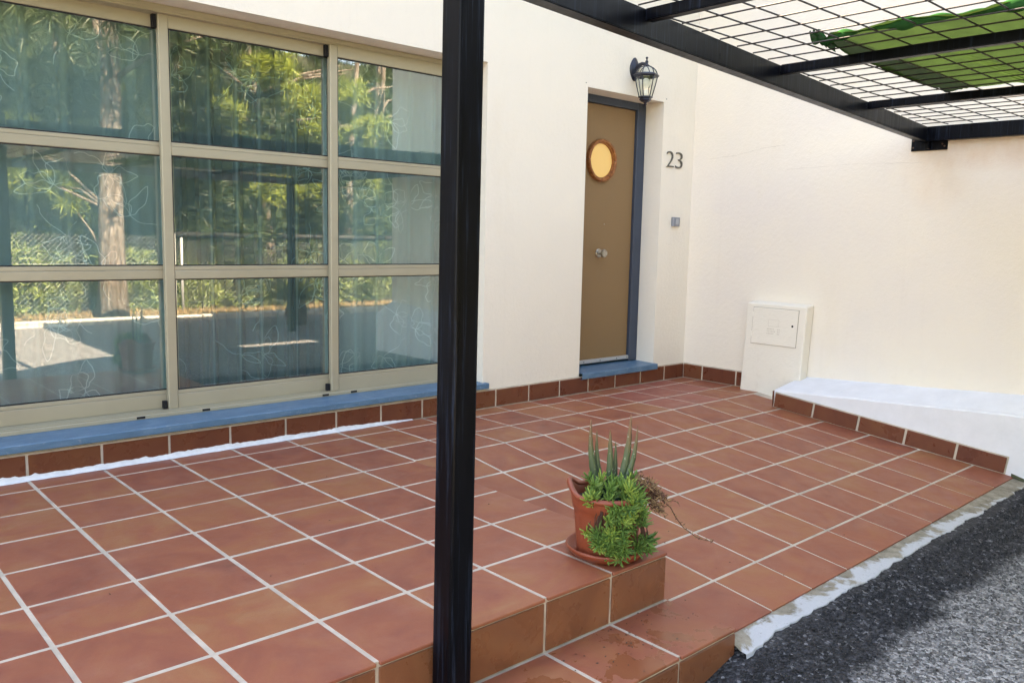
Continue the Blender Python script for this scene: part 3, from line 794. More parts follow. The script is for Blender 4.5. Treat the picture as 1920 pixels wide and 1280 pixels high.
subw(box('bell_case', (-.255, -.028, 1.266), (-.173, -.0005, 1.340), 'bell_grey', None, .004, 2), bell)
subw(box('bell_button', (-.235, -.0325, 1.281), (-.193, -.0284, 1.325), 'bell_light', None, .003), bell)

# ---------------------------------------------------------------- carport
cp = empty('carport', (-2.2, -4.2, -.3)); tag(cp, 'black steel carport frame with wire mesh roof', 'carport'); bpy.context.view_layer.update()
def P(o): return subw(o, cp)
def beamY(x): return -1.895 + .13*(x + .05)
ZB, ZT = 1.832, 1.925
def obox(name, p0, p1, w, z0, z1, mat, bev=.003):
    p0, p1 = Vector((*p0, 0)), Vector((*p1, 0)); d = p1-p0; n = Vector((-d.y, d.x, 0)).normalized()*w/2
    bm = bmesh.new(); vs = [bm.verts.new((q.x, q.y, z)) for z in (z0, z1) for q in (p0-n, p1-n, p1+n, p0+n)]
    for f in ((3, 2, 1, 0), (4, 5, 6, 7), (0, 1, 5, 4), (1, 2, 6, 5), (2, 3, 7, 6), (3, 0, 4, 7)): bm.faces.new([vs[i] for i in f])
    if bev: bmesh.ops.bevel(bm, geom=bm.edges[:], offset=bev, segments=2, affect='EDGES')
    return P(from_bm(name, bm, mat))
PXc, PYc, PA = -4.420, -2.478, .080
bm = bmesh.new(); add_box(bm, (PXc-PA/2, PYc-PA/2, -RIS+.003), (PXc+PA/2, PYc+PA/2, 1.98), .0065, 2)
for v in bm.verts: v.co.x -= .013*(1.98-v.co.z)/2.16
P(tag(from_bm('post', bm, 'black_paint'), 'black square post standing on the lower step'))
YFAR = -6.45
obox('main_beam', (PXc+PA/2+.001, beamY(PXc+PA/2)+.03), (-.062, beamY(-.062)+.03), .056, ZB, ZT, 'black_paint')
obox('wall_beam', (-.033, beamY(0)+.055), (-.033, YFAR), .058, ZB+.001, ZT+.001, 'black_paint')
obox('front_beam', (-4.42, YFAR-.03), (.02, YFAR-.03), .056, ZB, ZT, 'black_paint')
bpost = P(box('post', (-3.88, YFAR-.07, -.5), (-3.795, YFAR+.015, ZB-.001), 'black_paint', None, .005, 2))
P(box('post', (-.09, YFAR-.07, -.5), (-.005, YFAR+.015, ZB-.001), 'black_paint', None, .005, 2))
obox('side_beam', (PXc, PYc-PA/2-.002), (PXc, YFAR), .05, ZB+.03, ZT+.001, 'black_paint')
for x in (-3.537, -2.425, -1.262):
    obox('cross_beam', (x+.02, beamY(x)+.001), (x+.02, YFAR), .040, ZT-.041, ZT-.0012, 'black_paint')
wp = P(box('wall_plate', (-.012, -2.005, 1.777), (-.0005, -1.775, 1.862), 'black_paint', None, .002))
P(box('plate_rib', (-.060, -1.905, 1.785), (-.0122, -1.897, 1.8305), 'black_paint', None, .001))
for (y, z) in ((-1.79, 1.80), (-1.79, 1.845), (-1.99, 1.80), (-1.975, 1.815)):
    P(tube('plate_bolt', [(-.0122, y, z), (-.019, y, z)], .006, 'rust', None, 6, False))
RS = .1475
def wob(p0, p1, rad, rs, n=9):
    rr = random.Random(rs); pts = []
    for i in range(n+1):
        f = i/n; e = 0 if i in (0, n) else 1
        pts.append((p0[0]+(p1[0]-p0[0])*f + e*rr.uniform(-.002, .002), p0[1]+(p1[1]-p0[1])*f + e*rr.uniform(-.002, .002), p0[2]+(p1[2]-p0[2])*f + e*rr.uniform(-.0022, .0022)))
    return tube_data(pts, rad, 5)
ZM = ZT + .0065
x = -4.30; i = 0
while x < -.08:
    v_, f_ = wob((x, beamY(x)+.012, ZM), (x, YFAR-.05, ZM), .0032, i, 14); P(from_py('mesh_rod', v_, f_, 'rod_metal', None, True)); x += RS; i += 1
y = beamY(-2.425) - .094; i = 100
y += RS*4
while y > YFAR:
    xs0 = max(-4.36, (y + 1.895)/.13 - .05 - .20) if y > beamY(-4.36) else -4.36
    if y < beamY(-.1) and xs0 < -.2:
        v_, f_ = wob((xs0, y, ZM+.0062), (-.02, y, ZM+.0062), .0032, i, 14); P(from_py('mesh_rod', v_, f_, 'rod_metal', None, True))
    y -= RS; i += 1

# green shade net lying on the mesh
net = empty('shade_net', (-1.8, -3.5, ZT)); tag(net, 'crumpled green shade net lying on the carport mesh', 'shade net'); bpy.context.view_layer.update()
def net_x0(y):     # left edge as it lies
    pts = [(-2.41, -1.24), (-2.46, -2.42), (-2.50, -2.60), (-2.56, -2.66), (-2.66, -2.69), (-2.9, -2.69), (-3.2, -2.67), (-6.3, -2.62)]
    for (a, xa), (b, xb) in zip(pts[:-1], pts[1:]):
        if b <= y <= a: return xa + (xb-xa)*(a-y)/(a-b)
    return pts[0][1] if y > pts[0][0] else pts[-1][1]
rr = random.Random(31); rows_ = []; NY, NX = 130, 44; e = 0
for j in range(NY+1):
    f = j/NY; y = -2.425 - (f**1.4)*3.7; e = .6*e + rr.uniform(-.012, .012)
    x0 = net_x0(y) + e; x1 = -1.185 + .04*math.sin(y*5) + rr.uniform(-.008, .008) + 1.05*min(1, max(0, (-2.79-y)/.06)); row = []  # right side widened out of view to cast shade on the road
    if x0 > x1 - .05: x0 = x1 - .05
    for i in range(NX+1):
        u = i/NX; x = x0 + (x1-x0)*u
        z = ZM + .013 + .004*math.sin(x*21+y*9) + .003*math.sin(x*43-y*31) + .002*rr.random()
        if u < .10: z += (.10-u)*.10*(1+.8*math.sin(y*17))
        row.append((x, y, z))
    rows_.append(row)
subw(strip('net_sheet', rows_, 'shade_net', None, True), net)
rr = random.Random(33); rows_ = []                # rolled bright edge
for j in range(91):
    y = -2.47 - 1.5*j/90; x = net_x0(y)+.01; r = .014 + .008*math.sin(j*.33) + .004*math.sin(j*.9); row = []
    for i in range(9):
        a = math.pi*(-.35 + 1.35*i/8); row.append((x - r*math.cos(a) + .012, y, ZM+.016 + r*math.sin(a) + .004*math.sin(j*.5+i)))
    rows_.append(row)
subw(strip('net_fold', rows_, 'shade_net_edge', None, True), net)
rows_ = []
for j in range(13):
    f = j/12; x = -2.50 - .16*f; yc = -2.46 - .02*f; w = .015 + .05*math.sin(f*3.1) + .02*f
    rows_.append([(x, yc + w*(i/6-.5) , ZM + .012 + .03*math.sin(i*1.3+f*4)**2 + .02*f) for i in range(7)])
subw(strip('net_corner', rows_, 'shade_net_edge', None, True), net)

# ---------------------------------------------------------------- potted plant on the step corner
PC = Vector((-3.560, -2.284, 0))
RT = Vector((math.cos(yaw), -math.sin(yaw), 0)); TW = Vector((-math.sin(yaw), -math.cos(yaw), 0)); UP = Vector((0, 0, 1))
def LP(r, t, z): return PC + RT*r + TW*t + UP*z
saucer = lathe('saucer', [(.0001, .0015), (.108, .0015), (.122, .004), (.144, .026), (.1500, .033), (.1505, .040), (.1455, .0435), (.140, .040), (.120, .010), (.0001, .009)], 'terracotta_plastic', None, 56, PC.x, PC.y)
tag(saucer, 'round terracotta-coloured saucer under the flower pot', 'saucer')
pot = empty('potted_plant', PC); tag(pot, 'terracotta pot of aloe and trailing green succulent on the step corner', 'potted plant'); bpy.context.view_layer.update()
def Q(o): return subw(o, pot)
# pot body with shallow flutes and two raised ears on the rim
n = 72; prof = [(.0001, .0105), (.100, .0105), (.108, .014), (.110, .03), (.123, .160), (.126, .182), (.130, .186), (.133, .205), (.136, .222), (.138, .232), (.131, .233), (.128, .224), (.125, .205), (.116, .170), (.0001, .168)]
vs, fs = [], []
earA = math.atan2(-RT.y*.96 - TW.y*.10, -RT.x*.96 - TW.x*.10)
def ear(a):
    return max(math.exp(-abs(((a-ea+math.pi) % (2*math.pi) - math.pi)/.46)**2.6) for ea in (earA, earA+math.pi))
for k, (r, z) in enumerate(prof):
    for i in range(n):
        a = 2*math.pi*i/n; rad = r; zz = z
        if 3 <= k <= 4: rad -= .0022*max(0, math.cos(a*14))**.5
        if 8 <= k <= 11: zz += .036*ear(a); rad += .006*ear(a)
        vs.append((PC.x + rad*math.cos(a), PC.y + rad*math.sin(a), zz))
for k in range(len(prof)-1):
    for i in range(n): fs.append((k*n+i, k*n+(i+1) % n, (k+1)*n+(i+1) % n, (k+1)*n+i))
body = Q(from_py('pot_body', vs, fs, 'terracotta_plastic', None, True))
vs, fs = [], []
for i in range(n):                               # thick rolled rim that lifts into the two ears
    a = 2*math.pi*i/n; e = ear(a); rad = .1375 + .006*e; zz = .234 + .038*e
    for q in range(10):
        t_ = 2*math.pi*q/10; vs.append((PC.x + (rad + .0105*math.cos(t_))*math.cos(a), PC.y + (rad + .0105*math.cos(t_))*math.sin(a), zz + .0105*math.sin(t_)))
for i in range(n):
    for q in range(10): fs.append((i*10+q, ((i+1) % n)*10+q, ((i+1) % n)*10+(q+1) % 10, i*10+(q+1) % 10))
bpy.context.view_layer.update(); subw(from_py('rolled_rim', vs, fs, 'terracotta_plastic', None, True), body)
Q(lathe('soil', [(.0001, .212), (.06, .214), (.120, .205), (.122, .190)], 'soil', None, 30, PC.x, PC.y))
# aloe leaves: base, tip in (right, toward camera, up)
def aloe_leaf(b, t, w, th, bend):
    b, t = Vector(b), Vector(t); ax = t-b; side = Vector((1, 0, 0)); side = (side - ax.normalized()*side.dot(ax.normalized())).normalized(); nr = ax.cross(side).normalized()
    rowsl = []; n = 12
    for i in range(n+1):
        f = i/n; c = b + ax*f + side*bend*math.sin(f*math.pi)*.5; ww = w*(1-f)**.72*(1-.15*(1-f)); tt = th*(1-f)**.8
        teeth = 1 + (.10 if i % 2 else 0)
        rowsl.append([LP(*p) for p in (c - side*ww*teeth, c - nr*tt*.2, c + side*ww*teeth, c + side*ww*.55 + nr*tt, c - side*ww*.55 + nr*tt, c - side*ww*teeth)])
    me_rows = [[tuple(p - PC) for p in row] for row in rowsl]
    o = strip('aloe_leaf', me_rows, 'aloe', None, True); o.location = PC
    bpy.context.view_layer.update(); return Q(o)
for (b, t_, w, th, bd) in (((-.026, .0, .205), (-.070, -.02, .503), .0205, .013, -.030), ((-.012, -.02, .21), (-.046, -.03, .462), .016, .010, -.022), ((.006, .0, .205), (-.001, -.005, .470), .0215, .013, .002),
                           ((.020, -.02, .21), (.024, -.03, .420), .015, .010, .006), ((.032, .0, .205), (.074, -.01, .527), .0225, .013, .020), ((.030, .015, .205), (.098, .0, .486), .017, .011, .034)):
    aloe_leaf(b, t_, w, th, bd)
# trailing succulent: rosettes of finger leaves
rr = random.Random(77)
def finger(sp, o, d, ln, r):
    d = d.normalized(); a = d.orthogonal().normalized(); b = d.cross(a); cv = Vector((0, 0, 1))*ln*.22
    pts = [(o, r*.6), (o + d*ln*.45 + cv*.2, r), (o + d*ln*.85 + cv*.7, r*.72), (o + d*ln + cv, r*.12)]; vs = []
    for p, q in pts:
        for k in range(4):
            t = math.pi/2*k; vs.append(p + a*q*math.cos(t) + b*q*math.sin(t))
    fs = [(i*4+k, i*4+(k+1) % 4, i*4+4+(k+1) % 4, i*4+4+k) for i in range(3) for k in range(4)] + [(12, 13, 14, 15)]
    sp.add(vs, fs)
green, tips, stems = Soup(), Soup(), Soup()
def rosette(c, d, sp, n, ln):
    d = d.normalized()
    for i in range(n):
        az = 2.4*i + rr.uniform(-.3, .3); el = .25 + .9*(i/n)
        a = d.orthogonal().normalized(); b = d.cross(a)
        v = d*math.sin(el) + (a*math.cos(az) + b*math.sin(az))*math.cos(el)
        finger(sp, c - d*ln*.35*(1-i/n), v, ln*rr.uniform(.75, 1.2), rr.uniform(.0030, .0042))
cent = []
def scatter(n, r0, r1, t0, t1, z0, z1, dirf, tipp, ln):
    for _ in range(n):
        c = Vector((rr.uniform(r0, r1), rr.uniform(t0, t1), rr.uniform(z0, z1))); cent.append((c, dirf, tipp, ln))
scatter(34, -.075, .085, .00, .125, .238, .292, (0, .35, 1), .35, .030)
scatter(16, .06, .105, .06, .135, .20, .262, (.2, .6, .6), .3, .030)
scatter(26, -.015, .070, .125, .165, .115, .225, (0, 1, .15), .5, .030)
scatter(30, -.050, .048, .115, .160, .060, .130, (-.1, 1, .05), .12, .033)
scatter(10, .055, .125, .075, .130, .135, .225, (.5, .8, .2), .4, .028)
scatter(15, .075, .142, .070, .118, .055, .100, (.6, .7, .1), .05, .034)
scatter(4, -.085, -.045, .09, .12, .10, .125, (-.7, .7, .1), .7, .026)
scatter(4, -.085, -.06, .085, .12, .222, .236, (-.3, .8, .6), .8, .026)
scatter(8, -.01, .06, .13, .15, .03, .065, (0, .7, -.7), .4, .030)
for (c, dv, tp, ln) in cent:
    rad = math.hypot(c.x, c.y)
    if c.z < .225 and rad < .128: c = Vector((c.x*.132/rad, c.y*.132/rad, c.z))
    d = Vector((dv[0]+rr.uniform(-.5, .5), dv[1]+rr.uniform(-.4, .4), dv[2]+rr.uniform(-.4, .5)))
    wc, wd = LP(*c), RT*d.x + TW*d.y + UP*d.z
    rosette(wc, wd, tips if rr.random() < tp else green, rr.randint(9, 13), ln*rr.uniform(1.0, 1.35))
    if c.z < .22:
        top = LP(c.x*.7, min(.12, c.y), .235)
        v_, f_ = tube_data([top, (top+wc)/2 + RT*rr.uniform(-.01, .01), wc], .0016, 4); stems.add(v_, f_)
tag(Q(green.build('succulent_foliage', 'succulent')), kind='stuff'); tag(Q(tips.build('succulent_shoots', 'succulent_tip')), kind='stuff'); Q(stems.build('succulent_stems', 'dead_stem'))
# dried stems hanging to the right, one long twig over the ramp
dead, dleaf = Soup(), Soup()
def twig(pts, r0, leaves, ll=.014):
    v_, f_ = tube_data([LP(*p) for p in pts], [r0*(1-.7*i/(len(pts)-1)) for i in range(len(pts))], 5); dead.add(v_, f_)
    for (p, q) in zip(pts[:-1], pts[1:]):
        for _ in range(leaves):
            f = rr.random(); c = LP(*(Vector(p) + (Vector(q)-Vector(p))*f)); d = Vector((rr.uniform(-1, 1), rr.uniform(-1, 1), rr.uniform(-.8, .8)))
            finger(dleaf if rr.random() < .7 else dead, c, d, ll*rr.uniform(.6, 1.4), .0017)
for i in range(26):
    a = rr.uniform(-.06, .06); h = rr.uniform(-.035, .035)
    twig([(.05, .02+a, .235), (.085+.02*rr.random(), .03+a, .27+h), (.125+.03*rr.random(), .05+a, .262+h), (.16+.05*rr.random(), .06+a, .215+h)], .0022, 15, .018)
twig([(.10, .05, .262), (.155, .06, .25), (.19, .07, .225), (.215, .07, .205), (.235, .075, .17), (.262, .08, .135), (.285, .08, .118), (.315, .08, .097), (.345, .08, .088), (.372, .08, .085)], .0028, 7, .011)
twig([(.20, .065, .222), (.225, .06, .226), (.245, .06, .220), (.25, .06, .205)], .0016, 2, .008)
twig([(.075, .0, .25), (.085, -.01, .285), (.10, -.01, .305), (.125, -.01, .31)], .002, 6, .010)
twig([(.07, .0, .25), (.075, .0, .29), (.07, .0, .312)], .002, 6, .010)
twig([(.02, .142, .05), (.022, .146, .035), (.03, .150, .022), (.035, .152, .008)], .0018, 3, .010)
tag(Q(dead.build('dry_stems', 'dead_stem')), kind='stuff'); tag(Q(dleaf.build('dry_leaves', 'dead_leaf')), kind='stuff')

# ---------------------------------------------------------------- curtains behind the glass
def curtain(x0, x1, y, amp, mat, label, seed, nleaf, emb='embroidery'):
    rr = random.Random(seed)
    root = empty('sheer_curtain', ((x0+x1)/2, y, .2)); tag(root, label, 'curtain', 'sheer curtains behind the sliding window'); bpy.context.view_layer.update()
    ph = [rr.uniform(0, 6.28) for _ in range(4)]
    def cy(x, z):
        s_ = .45 + .55*(1 - (z-.2)/2.1)
        return y + amp*(math.sin(x*33+ph[0] + 1.1*math.sin(x*8+ph[1])) + .30*math.sin(x*71+ph[2] + .8*math.sin(x*13)))*(.7+.3*s_) + .004*math.sin(z*3+x*9+ph[3])
    NX, NZ = int((x1-x0)*190), 16; rowsc = []
    for i in range(NX+1):
        x = x0 + (x1-x0)*i/NX; rowsc.append([(x, cy(x, .19+2.08*j/NZ), .19+2.08*j/NZ) for j in range(NZ+1)])
    subw(strip('curtain_sheet', rowsc, mat, None, True), root)
    sp = Soup()
    def ribbon(P2, w):
        if len(P2) < 2: return
        vs = []
        for i, (x, z) in enumerate(P2):
            xa, za = P2[max(0, i-1)]; xb, zb = P2[min(len(P2)-1, i+1)]; dx, dz = xb-xa, zb-za; l = math.hypot(dx, dz) or 1; nx, nz = -dz/l*w, dx/l*w
            for s_ in (-1, 1):
                X, Z = x+s_*nx, z+s_*nz; vs.append((X, cy(X, Z)-.0035, Z))
        sp.add(vs, [(2*i, 2*i+1, 2*i+3, 2*i+2) for i in range(len(P2)-1)])
    def leaf(cx, cz, ang, ln, wd, kind):
        pts = []; wv = rr.uniform(0, 6)
        for i in range(41):
            t_ = 2*math.pi*i/40; u = (1-math.cos(t_))/2; w_ = math.sin(t_)*(math.sin(u*math.pi)**.25 if 0 < u < 1 else 0)
            s_ = 1 + .20*math.sin(t_*4+wv) + .10*math.sin(t_*7+wv*2)
            a_, b_ = u*ln, w_*wd*s_*(1 - .35*u)
            pts.append((cx + a_*math.cos(ang) - b_*math.sin(ang), cz + a_*math.sin(ang) + b_*math.cos(ang)))
        ribbon([p for p in pts if x0+.01 < p[0] < x1-.01 and .2 < p[1] < 2.25], .0021)
    for _ in range(nleaf):
        cx, cz = rr.uniform(x0, x1), .22 + 2.0*rr.random()**1.15; a0 = rr.uniform(0, 6.28)
        st = [(cx, cz)]; a = a0 + math.pi
        for i in range(9): a += rr.uniform(-.5, .5); st.append((st[-1][0]+.022*math.cos(a), st[-1][1]+.022*math.sin(a)))
        ribbon([p for p in st if x0+.01 < p[0] < x1-.01 and .2 < p[1] < 2.25], .0017)
        for q in range(rr.randint(2, 4)): leaf(cx, cz, a0 + q*rr.uniform(.7, 1.3) - .8, rr.uniform(.10, .19), rr.uniform(.030, .062), 0)
    tag(subw(sp.build('embroidery', emb), root), kind='stuff')
    return root
curtain(-5.75, -4.13, .36, .022, 'sheer', 'pale embroidered sheer curtain behind the left window panel', 4, 40)
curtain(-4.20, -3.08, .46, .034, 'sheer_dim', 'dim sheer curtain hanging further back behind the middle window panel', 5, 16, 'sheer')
curtain(-3.25, -2.20, .33, .022, 'sheer', 'pale embroidered sheer curtain behind the right window panel', 6, 30)

# ---------------------------------------------------------------- across the road (seen mirrored in the glass)
def blades(sp, c, n, spread, ln, w, rr, upb=.2, droop=0):
    for _ in range(n):
        d = Vector((rr.gauss(0, 1), rr.gauss(0, 1), rr.gauss(0, 1)+upb)).normalized(); o = Vector(c) + d*spread*rr.random()
        l = ln*rr.uniform(.6, 1.3); s_ = d.orthogonal().normalized(); s_.rotate(Matrix.Rotation(rr.uniform(0, 6.28), 3, d)); s_ = s_*w
        tip = o + d*l - Vector((0, 0, droop*l)); sp.add([o-s_, o+s_, tip], [(0, 1, 2)])
def crown_mesh(seed, R0, h, nclump, nb, ln, w, mat, flat=.55):
    rr = random.Random(seed); sp = Soup()
    for _ in range(nclump):
        a = rr.uniform(0, 6.28); r = R0*math.sqrt(rr.random()); z = h*(rr.random()) * (1 - .5*r/R0)
        c = (r*math.cos(a), r*math.sin(a), z); s_ = rr.uniform(.25, .6)
        for _ in range(rr.randint(5, 9)):
            cc = (c[0]+rr.gauss(0, s_*.6), c[1]+rr.gauss(0, s_*.6), c[2]+rr.gauss(0, s_*.6*flat))
            blades(sp, cc, nb, .09, ln, w, rr)
    me = bpy.data.meshes.new('crown'); me.from_pydata(sp.v, [], sp.f); me.update(); me.materials.append(MAT[mat]); return me
CR = [crown_mesh(1, 2.0, 4.4, 95, 36, .17, .010, 'pine_shaded'), crown_mesh(2, 2.2, 4.6, 105, 36, .18, .010, 'pine_shaded')]
def pine(x, y, z0, h, lean, seed, label, cz, cs, rad=.16, boughs=()):
    rr = random.Random(seed); root = empty('pine_tree', (x, y, z0)); tag(root, label, 'tree', 'pine trees across the road'); bpy.context.view_layer.update()
    pts = [(x + lean[0]*(i/8)**1.5 + rr.uniform(-.03, .03), y + lean[1]*(i/8)**1.5, z0 - .3 + (h+.3)*i/8) for i in range(9)]
    sp = Soup(); v_, f_ = tube_data(pts, [rad*(1.25 if i == 0 else 1)*(1 - .085*i) for i in range(9)], 14); sp.add(v_, f_)
    for i in range(9):
        p = Vector(pts[rr.randint(4, 8)]); a = rr.uniform(0, 6.28); l = rr.uniform(.8, 1.8)
        v_, f_ = tube_data([p, p + Vector((math.cos(a)*l*.5, math.sin(a)*l*.5, l*.25)), p + Vector((math.cos(a)*l, math.sin(a)*l, l*.35))], [.045, .03, .012], 6); sp.add(v_, f_)
    subw(sp.build('trunk', 'bark', None, True), root)
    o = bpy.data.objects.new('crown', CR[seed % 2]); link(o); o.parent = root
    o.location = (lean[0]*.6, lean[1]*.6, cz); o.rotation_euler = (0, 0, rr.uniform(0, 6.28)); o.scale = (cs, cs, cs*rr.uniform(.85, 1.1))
    for (bx_, by_, bz_, br) in boughs:
        sp = Soup(); q0 = Vector(pts[min(8, max(1, int((bz_-z0)/h*8)))]); q1 = Vector((bx_, by_, bz_))
        v_, f_ = tube_data([q0, (q0+q1)/2 + Vector((0, 0, .12)), q1], [.03, .02, .006], 5)
        for _ in range(int(46*br/.3)):
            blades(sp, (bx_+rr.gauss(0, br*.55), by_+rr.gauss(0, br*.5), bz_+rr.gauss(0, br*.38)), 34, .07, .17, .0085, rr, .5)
        b_ = subw(sp.build('bough', 'pine_sunlit'), root); bpy.context.view_layer.update(); subw(from_py('branch', v_, f_, 'bark', None, True), b_)
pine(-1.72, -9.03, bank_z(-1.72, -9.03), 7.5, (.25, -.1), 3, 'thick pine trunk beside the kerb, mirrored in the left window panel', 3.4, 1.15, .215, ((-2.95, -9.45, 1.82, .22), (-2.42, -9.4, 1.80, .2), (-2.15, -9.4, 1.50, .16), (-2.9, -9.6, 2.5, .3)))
pos = [(1.55, -10.3, 1.9, .95), (-3.9, -10.9, 2.6, .95), (.1, -11.6, 2.2, 1.0), (3.6, -11.2, 1.6, 1.05), (-6.2, -12.0, 2.4, 1.1), (-1.2, -13.6, 2.1, 1.2), (2.4, -14.2, 1.8, 1.2), (5.8, -13.4, 1.4, 1.2), (-4.6, -15.4, 2.4, 1.3), (.8, -17.0, 2.0, 1.4), (4.4, -17.5, 2.0, 1.45), (7.6, -16.4, 1.8, 1.5), (-2.6, -18.6, 2.2, 1.5), (9.6, -19.5, 2, 1.6), (3.0, -21.5, 2.4, 1.7), (-7.4, -18.5, 2.6, 1.5)]
where = ['just right of the thick trunk', 'left of the thick trunk', 'behind the paired fence posts', 'behind the dark fence rail', 'at the far left of the bank', 'in the second row behind the thick trunk', 'in the second row to the right', 'right of the second row', 'left in the third row', 'middle of the third row', 'right of the third row', 'far right on the slope', 'higher up behind the thick trunk', 'farthest right up the slope', 'highest on the slope', 'highest on the left slope']
BG = {0: ((1.12, -9.5, 4.05, .42), (1.85, -9.5, 3.50, .36), (2.0, -9.45, 2.98, .26), (1.18, -9.45, 1.88, .30), (2.0, -9.45, 1.92, .2), (.2, -9.6, 4.5, .22), (2.85, -9.6, 3.75, .3), (3.15, -9.6, 3.2, .32), (3.1, -9.5, 2.1, .2), (.45, -9.7, 3.2, .2))}
for i, (x, y, cz, cs) in enumerate(pos):
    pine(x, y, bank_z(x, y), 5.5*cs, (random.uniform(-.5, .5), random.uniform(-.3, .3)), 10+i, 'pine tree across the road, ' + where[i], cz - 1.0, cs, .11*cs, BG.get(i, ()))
def shrub_mesh(seed, nl):
    rr = random.Random(seed); sp = Soup()
    for _ in range(nl):
        a = rr.uniform(0, 6.28); r = .75*math.sqrt(rr.random()); z = 1.15*rr.random()*(1-.5*(r/.75)**2)
        blades(sp, (r*math.cos(a), r*math.sin(a), z), 9, .07, .085, .017, rr, .4)
    me = bpy.data.meshes.new('foliage'); me.from_pydata(sp.v, [], sp.f); me.update(); me.materials.append(MAT['shrub_leaf']); return me
SH = [shrub_mesh(5, 1100), shrub_mesh(6, 1000)]
spots = [(-4.4, -10.1, 1.15), (-3.3, -10.2, 1.25), (-2.5, -10.4, 1.05), (-.95, -10.2, .95), (0, -10.4, 1.0), (.9, -10.2, .85), (1.9, -10.3, 1.05), (2.9, -10.4, 1.1), (3.9, -10.5, 1.2), (-5.5, -10.3, 1.2), (-3.8, -11.6, 1.6), (-1.5, -11.9, 1.5), (1.2, -12.2, 1.6), (3.3, -12.4, 1.7), (5.3, -12.0, 1.6)]
swh = ['leftmost but one by the fence', 'tallest, left of the thick trunk', 'just left of the thick trunk', 'just right of the thick trunk', 'behind the paired fence posts', 'lowest one behind the fence rail', 'right of the low one behind the rail', 'third from the right by the fence', 'second from the right by the fence', 'leftmost by the fence', 'left in the back row', 'behind the thick trunk in the back row', 'middle of the back row', 'right in the back row', 'far right in the back row']
for i, (x, y, s_) in enumerate(spots):
    root = empty('shrub', (x, y, bank_z(x, y)-.05)); tag(root, 'green bush across the road, ' + swh[i], 'bush', 'bushes across the road')
    o = bpy.data.objects.new('foliage', SH[i % 2]); link(o, root); o.scale = (s_*1.1, s_*1.1, s_); o.rotation_euler = (0, 0, i*1.7)
# chain link fence
FYc = -9.50; fence = empty('chain_link_fence', (0, FYc, -.2)); tag(fence, 'grey chain link fence with a dark top rail along the bank', 'fence'); bpy.context.view_layer.update()
sp = Soup(); z0, z1, d = -.22, 1.05, .075; n = int(14/d)
for i in range(-18, n):
    for sgn in (1, -1):
        xa = -6.5 + i*d; xb = xa + sgn*(z1-z0)
        if min(xa, xb) < -6.6 or max(xa, xb) > 7.6: continue
        v_, f_ = tube_data([(xa, FYc + sgn*.002, z0), (xb, FYc + sgn*.002, z1)], .0017, 3); sp.add(v_, f_)
tag(subw(sp.build('wire_mesh', 'fence_wire'), fence), kind='stuff')
for x in (-6.4, -3.75, -.62, -.50, 2.3, 5.0, 7.4):
    subw(tube('fence_post', [(x, FYc+.03, -.4), (x, FYc+.03, 1.09)], .026, 'fence_wire', None, 8), fence)
subw(tube('top_rail', [(-.60, FYc+.03, 1.075), (7.4, FYc+.03, 1.075)], .05, 'fence_rail', None, 8), fence)
subw(tube('tension_wire', [(-6.5, FYc+.02, .58), (-.62, FYc+.02, .60)], .004, 'fence_wire', None, 5), fence)
# dry grass verge
sp = Soup(); rr = random.Random(41)
for _ in range(5000):
    x = rr.uniform(-5, 6); y = rr.uniform(-9.5, -8.85); o = Vector((x, y, bank_z(x, y))); d = Vector((rr.gauss(0, .5), rr.gauss(0, .5), 1)).normalized()*rr.uniform(.03, .13); s_ = Vector((.005, .003, 0)); sp.add([o-s_, o+s_, o+d], [(0, 1, 2)])
tag(sp.build('dry_grass', 'dry_grass'), 'dry straw-coloured grass on the verge across the road', 'grass', kind='stuff')
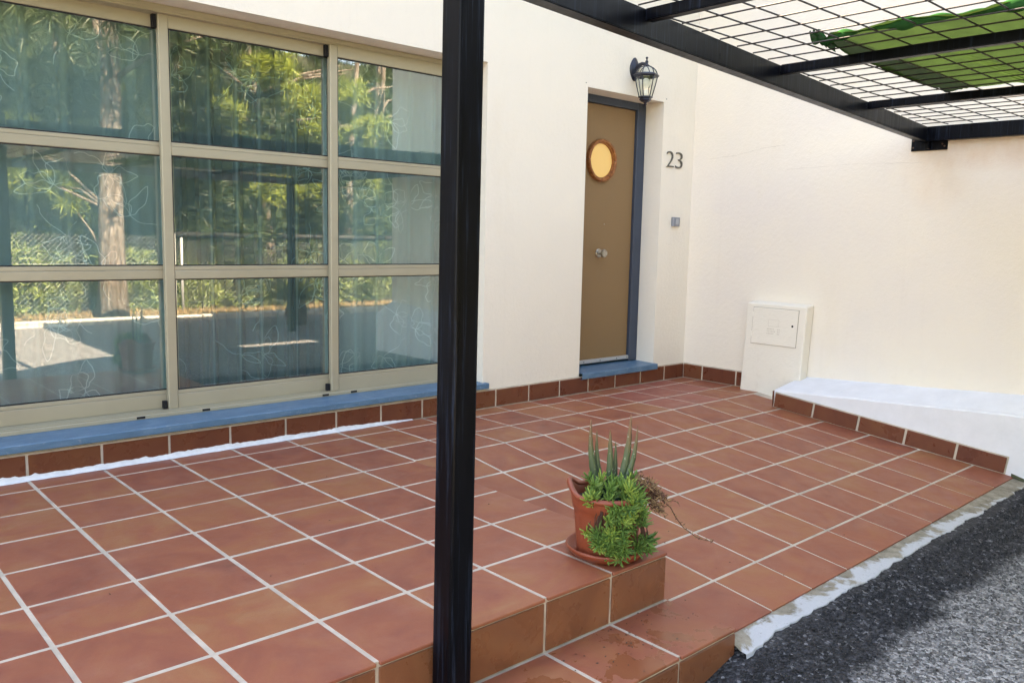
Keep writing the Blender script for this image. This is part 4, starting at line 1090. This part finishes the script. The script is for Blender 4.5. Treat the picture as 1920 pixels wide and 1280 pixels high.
# cycad standing by the end of the side wall
cy_ = empty('cycad', (.45, -7.3, -.28)); tag(cy_, 'low dark palm-like cycad by the road, mirrored in the middle panel', 'cycad'); bpy.context.view_layer.update()
subw(lathe('trunk', [(.0001, -.35), (.16, -.33), (.17, -.05), (.12, .12), (.0001, .16)], 'bark', None, 14, .45, -7.3), cy_)
rr = random.Random(51); sp = Soup()
for i in range(34):
    a = 2.4*i; el = .2 + 1.0*(i/34); pts = []
    for q in range(12):
        f = q/11; l = .85*f; pts.append(Vector((.45 + math.cos(a)*math.cos(el*(1-.5*f))*l, -7.3 + math.sin(a)*math.cos(el*(1-.5*f))*l, .08 + math.sin(el)*l - .45*f*f*l)))
    v_, f_ = tube_data(pts, .006, 3); sp.add(v_, f_)
    for q in range(1, 11):
        dd = (pts[q+1]-pts[q]) if q < 11 else pts[q]-pts[q-1]; sd = dd.cross(Vector((0, 0, 1))).normalized()
        for sg in (-1, 1):
            for h_ in (0, .5):
                b0 = pts[q] + dd*h_; sp.add([b0, b0 + dd.normalized()*.016, b0 + sd*sg*.16*(1 - .5*q/11) + dd*1.1 - Vector((0, 0, .03))], [(0, 1, 2)])
subw(sp.build('fronds', 'palm_leaf'), cy_)

# small litter on the tiles and the step
rr = random.Random(61); sp = Soup()
for (x, y, z, n, sx_, sy_) in ((-3.62, -2.52, -RIS, 40, .16, .05), (-3.75, -2.60, -RIS, 30, .2, .08), (-3.0, -2.3, None, 14, .5, .3), (-4.2, -1.9, 0, 10, .6, .5), (-2.0, -2.5, None, 14, 1.0, .2), (-3.4, -1.2, 0, 8, 1.2, .6)):
    for _ in range(n):
        px_, py_ = x + rr.gauss(0, sx_), y + rr.gauss(0, sy_)
        if z == -RIS and not (YL+.01 < py_ < YN-.005 and px_ < XF): continue
        if z == 0 and not (px_ < XF-.01 and YN+.02 < py_ < -.05): continue
        if z is None and not (XF+.03 < px_ < -.5 and ye(px_)+.02 < py_ < YFOLD): continue
        zz = (zr(py_) if z is None else z) + .0012; s_ = rr.uniform(.0012, .0032); a = rr.uniform(0, 6.28); c_, d_ = math.cos(a)*s_, math.sin(a)*s_
        sp.add([(px_+c_*2, py_+d_*2, zz), (px_-d_, py_+c_, zz), (px_-c_*2, py_-d_*2, zz+.0008), (px_+d_, py_-c_, zz+.0018)], [(0, 1, 3), (1, 2, 3), (0, 2, 1), (0, 3, 2)])
tag(sp.build('litter_specks', 'debris'), 'tiny dark specks of dirt scattered over the tiles and step', 'dirt', kind='stuff')
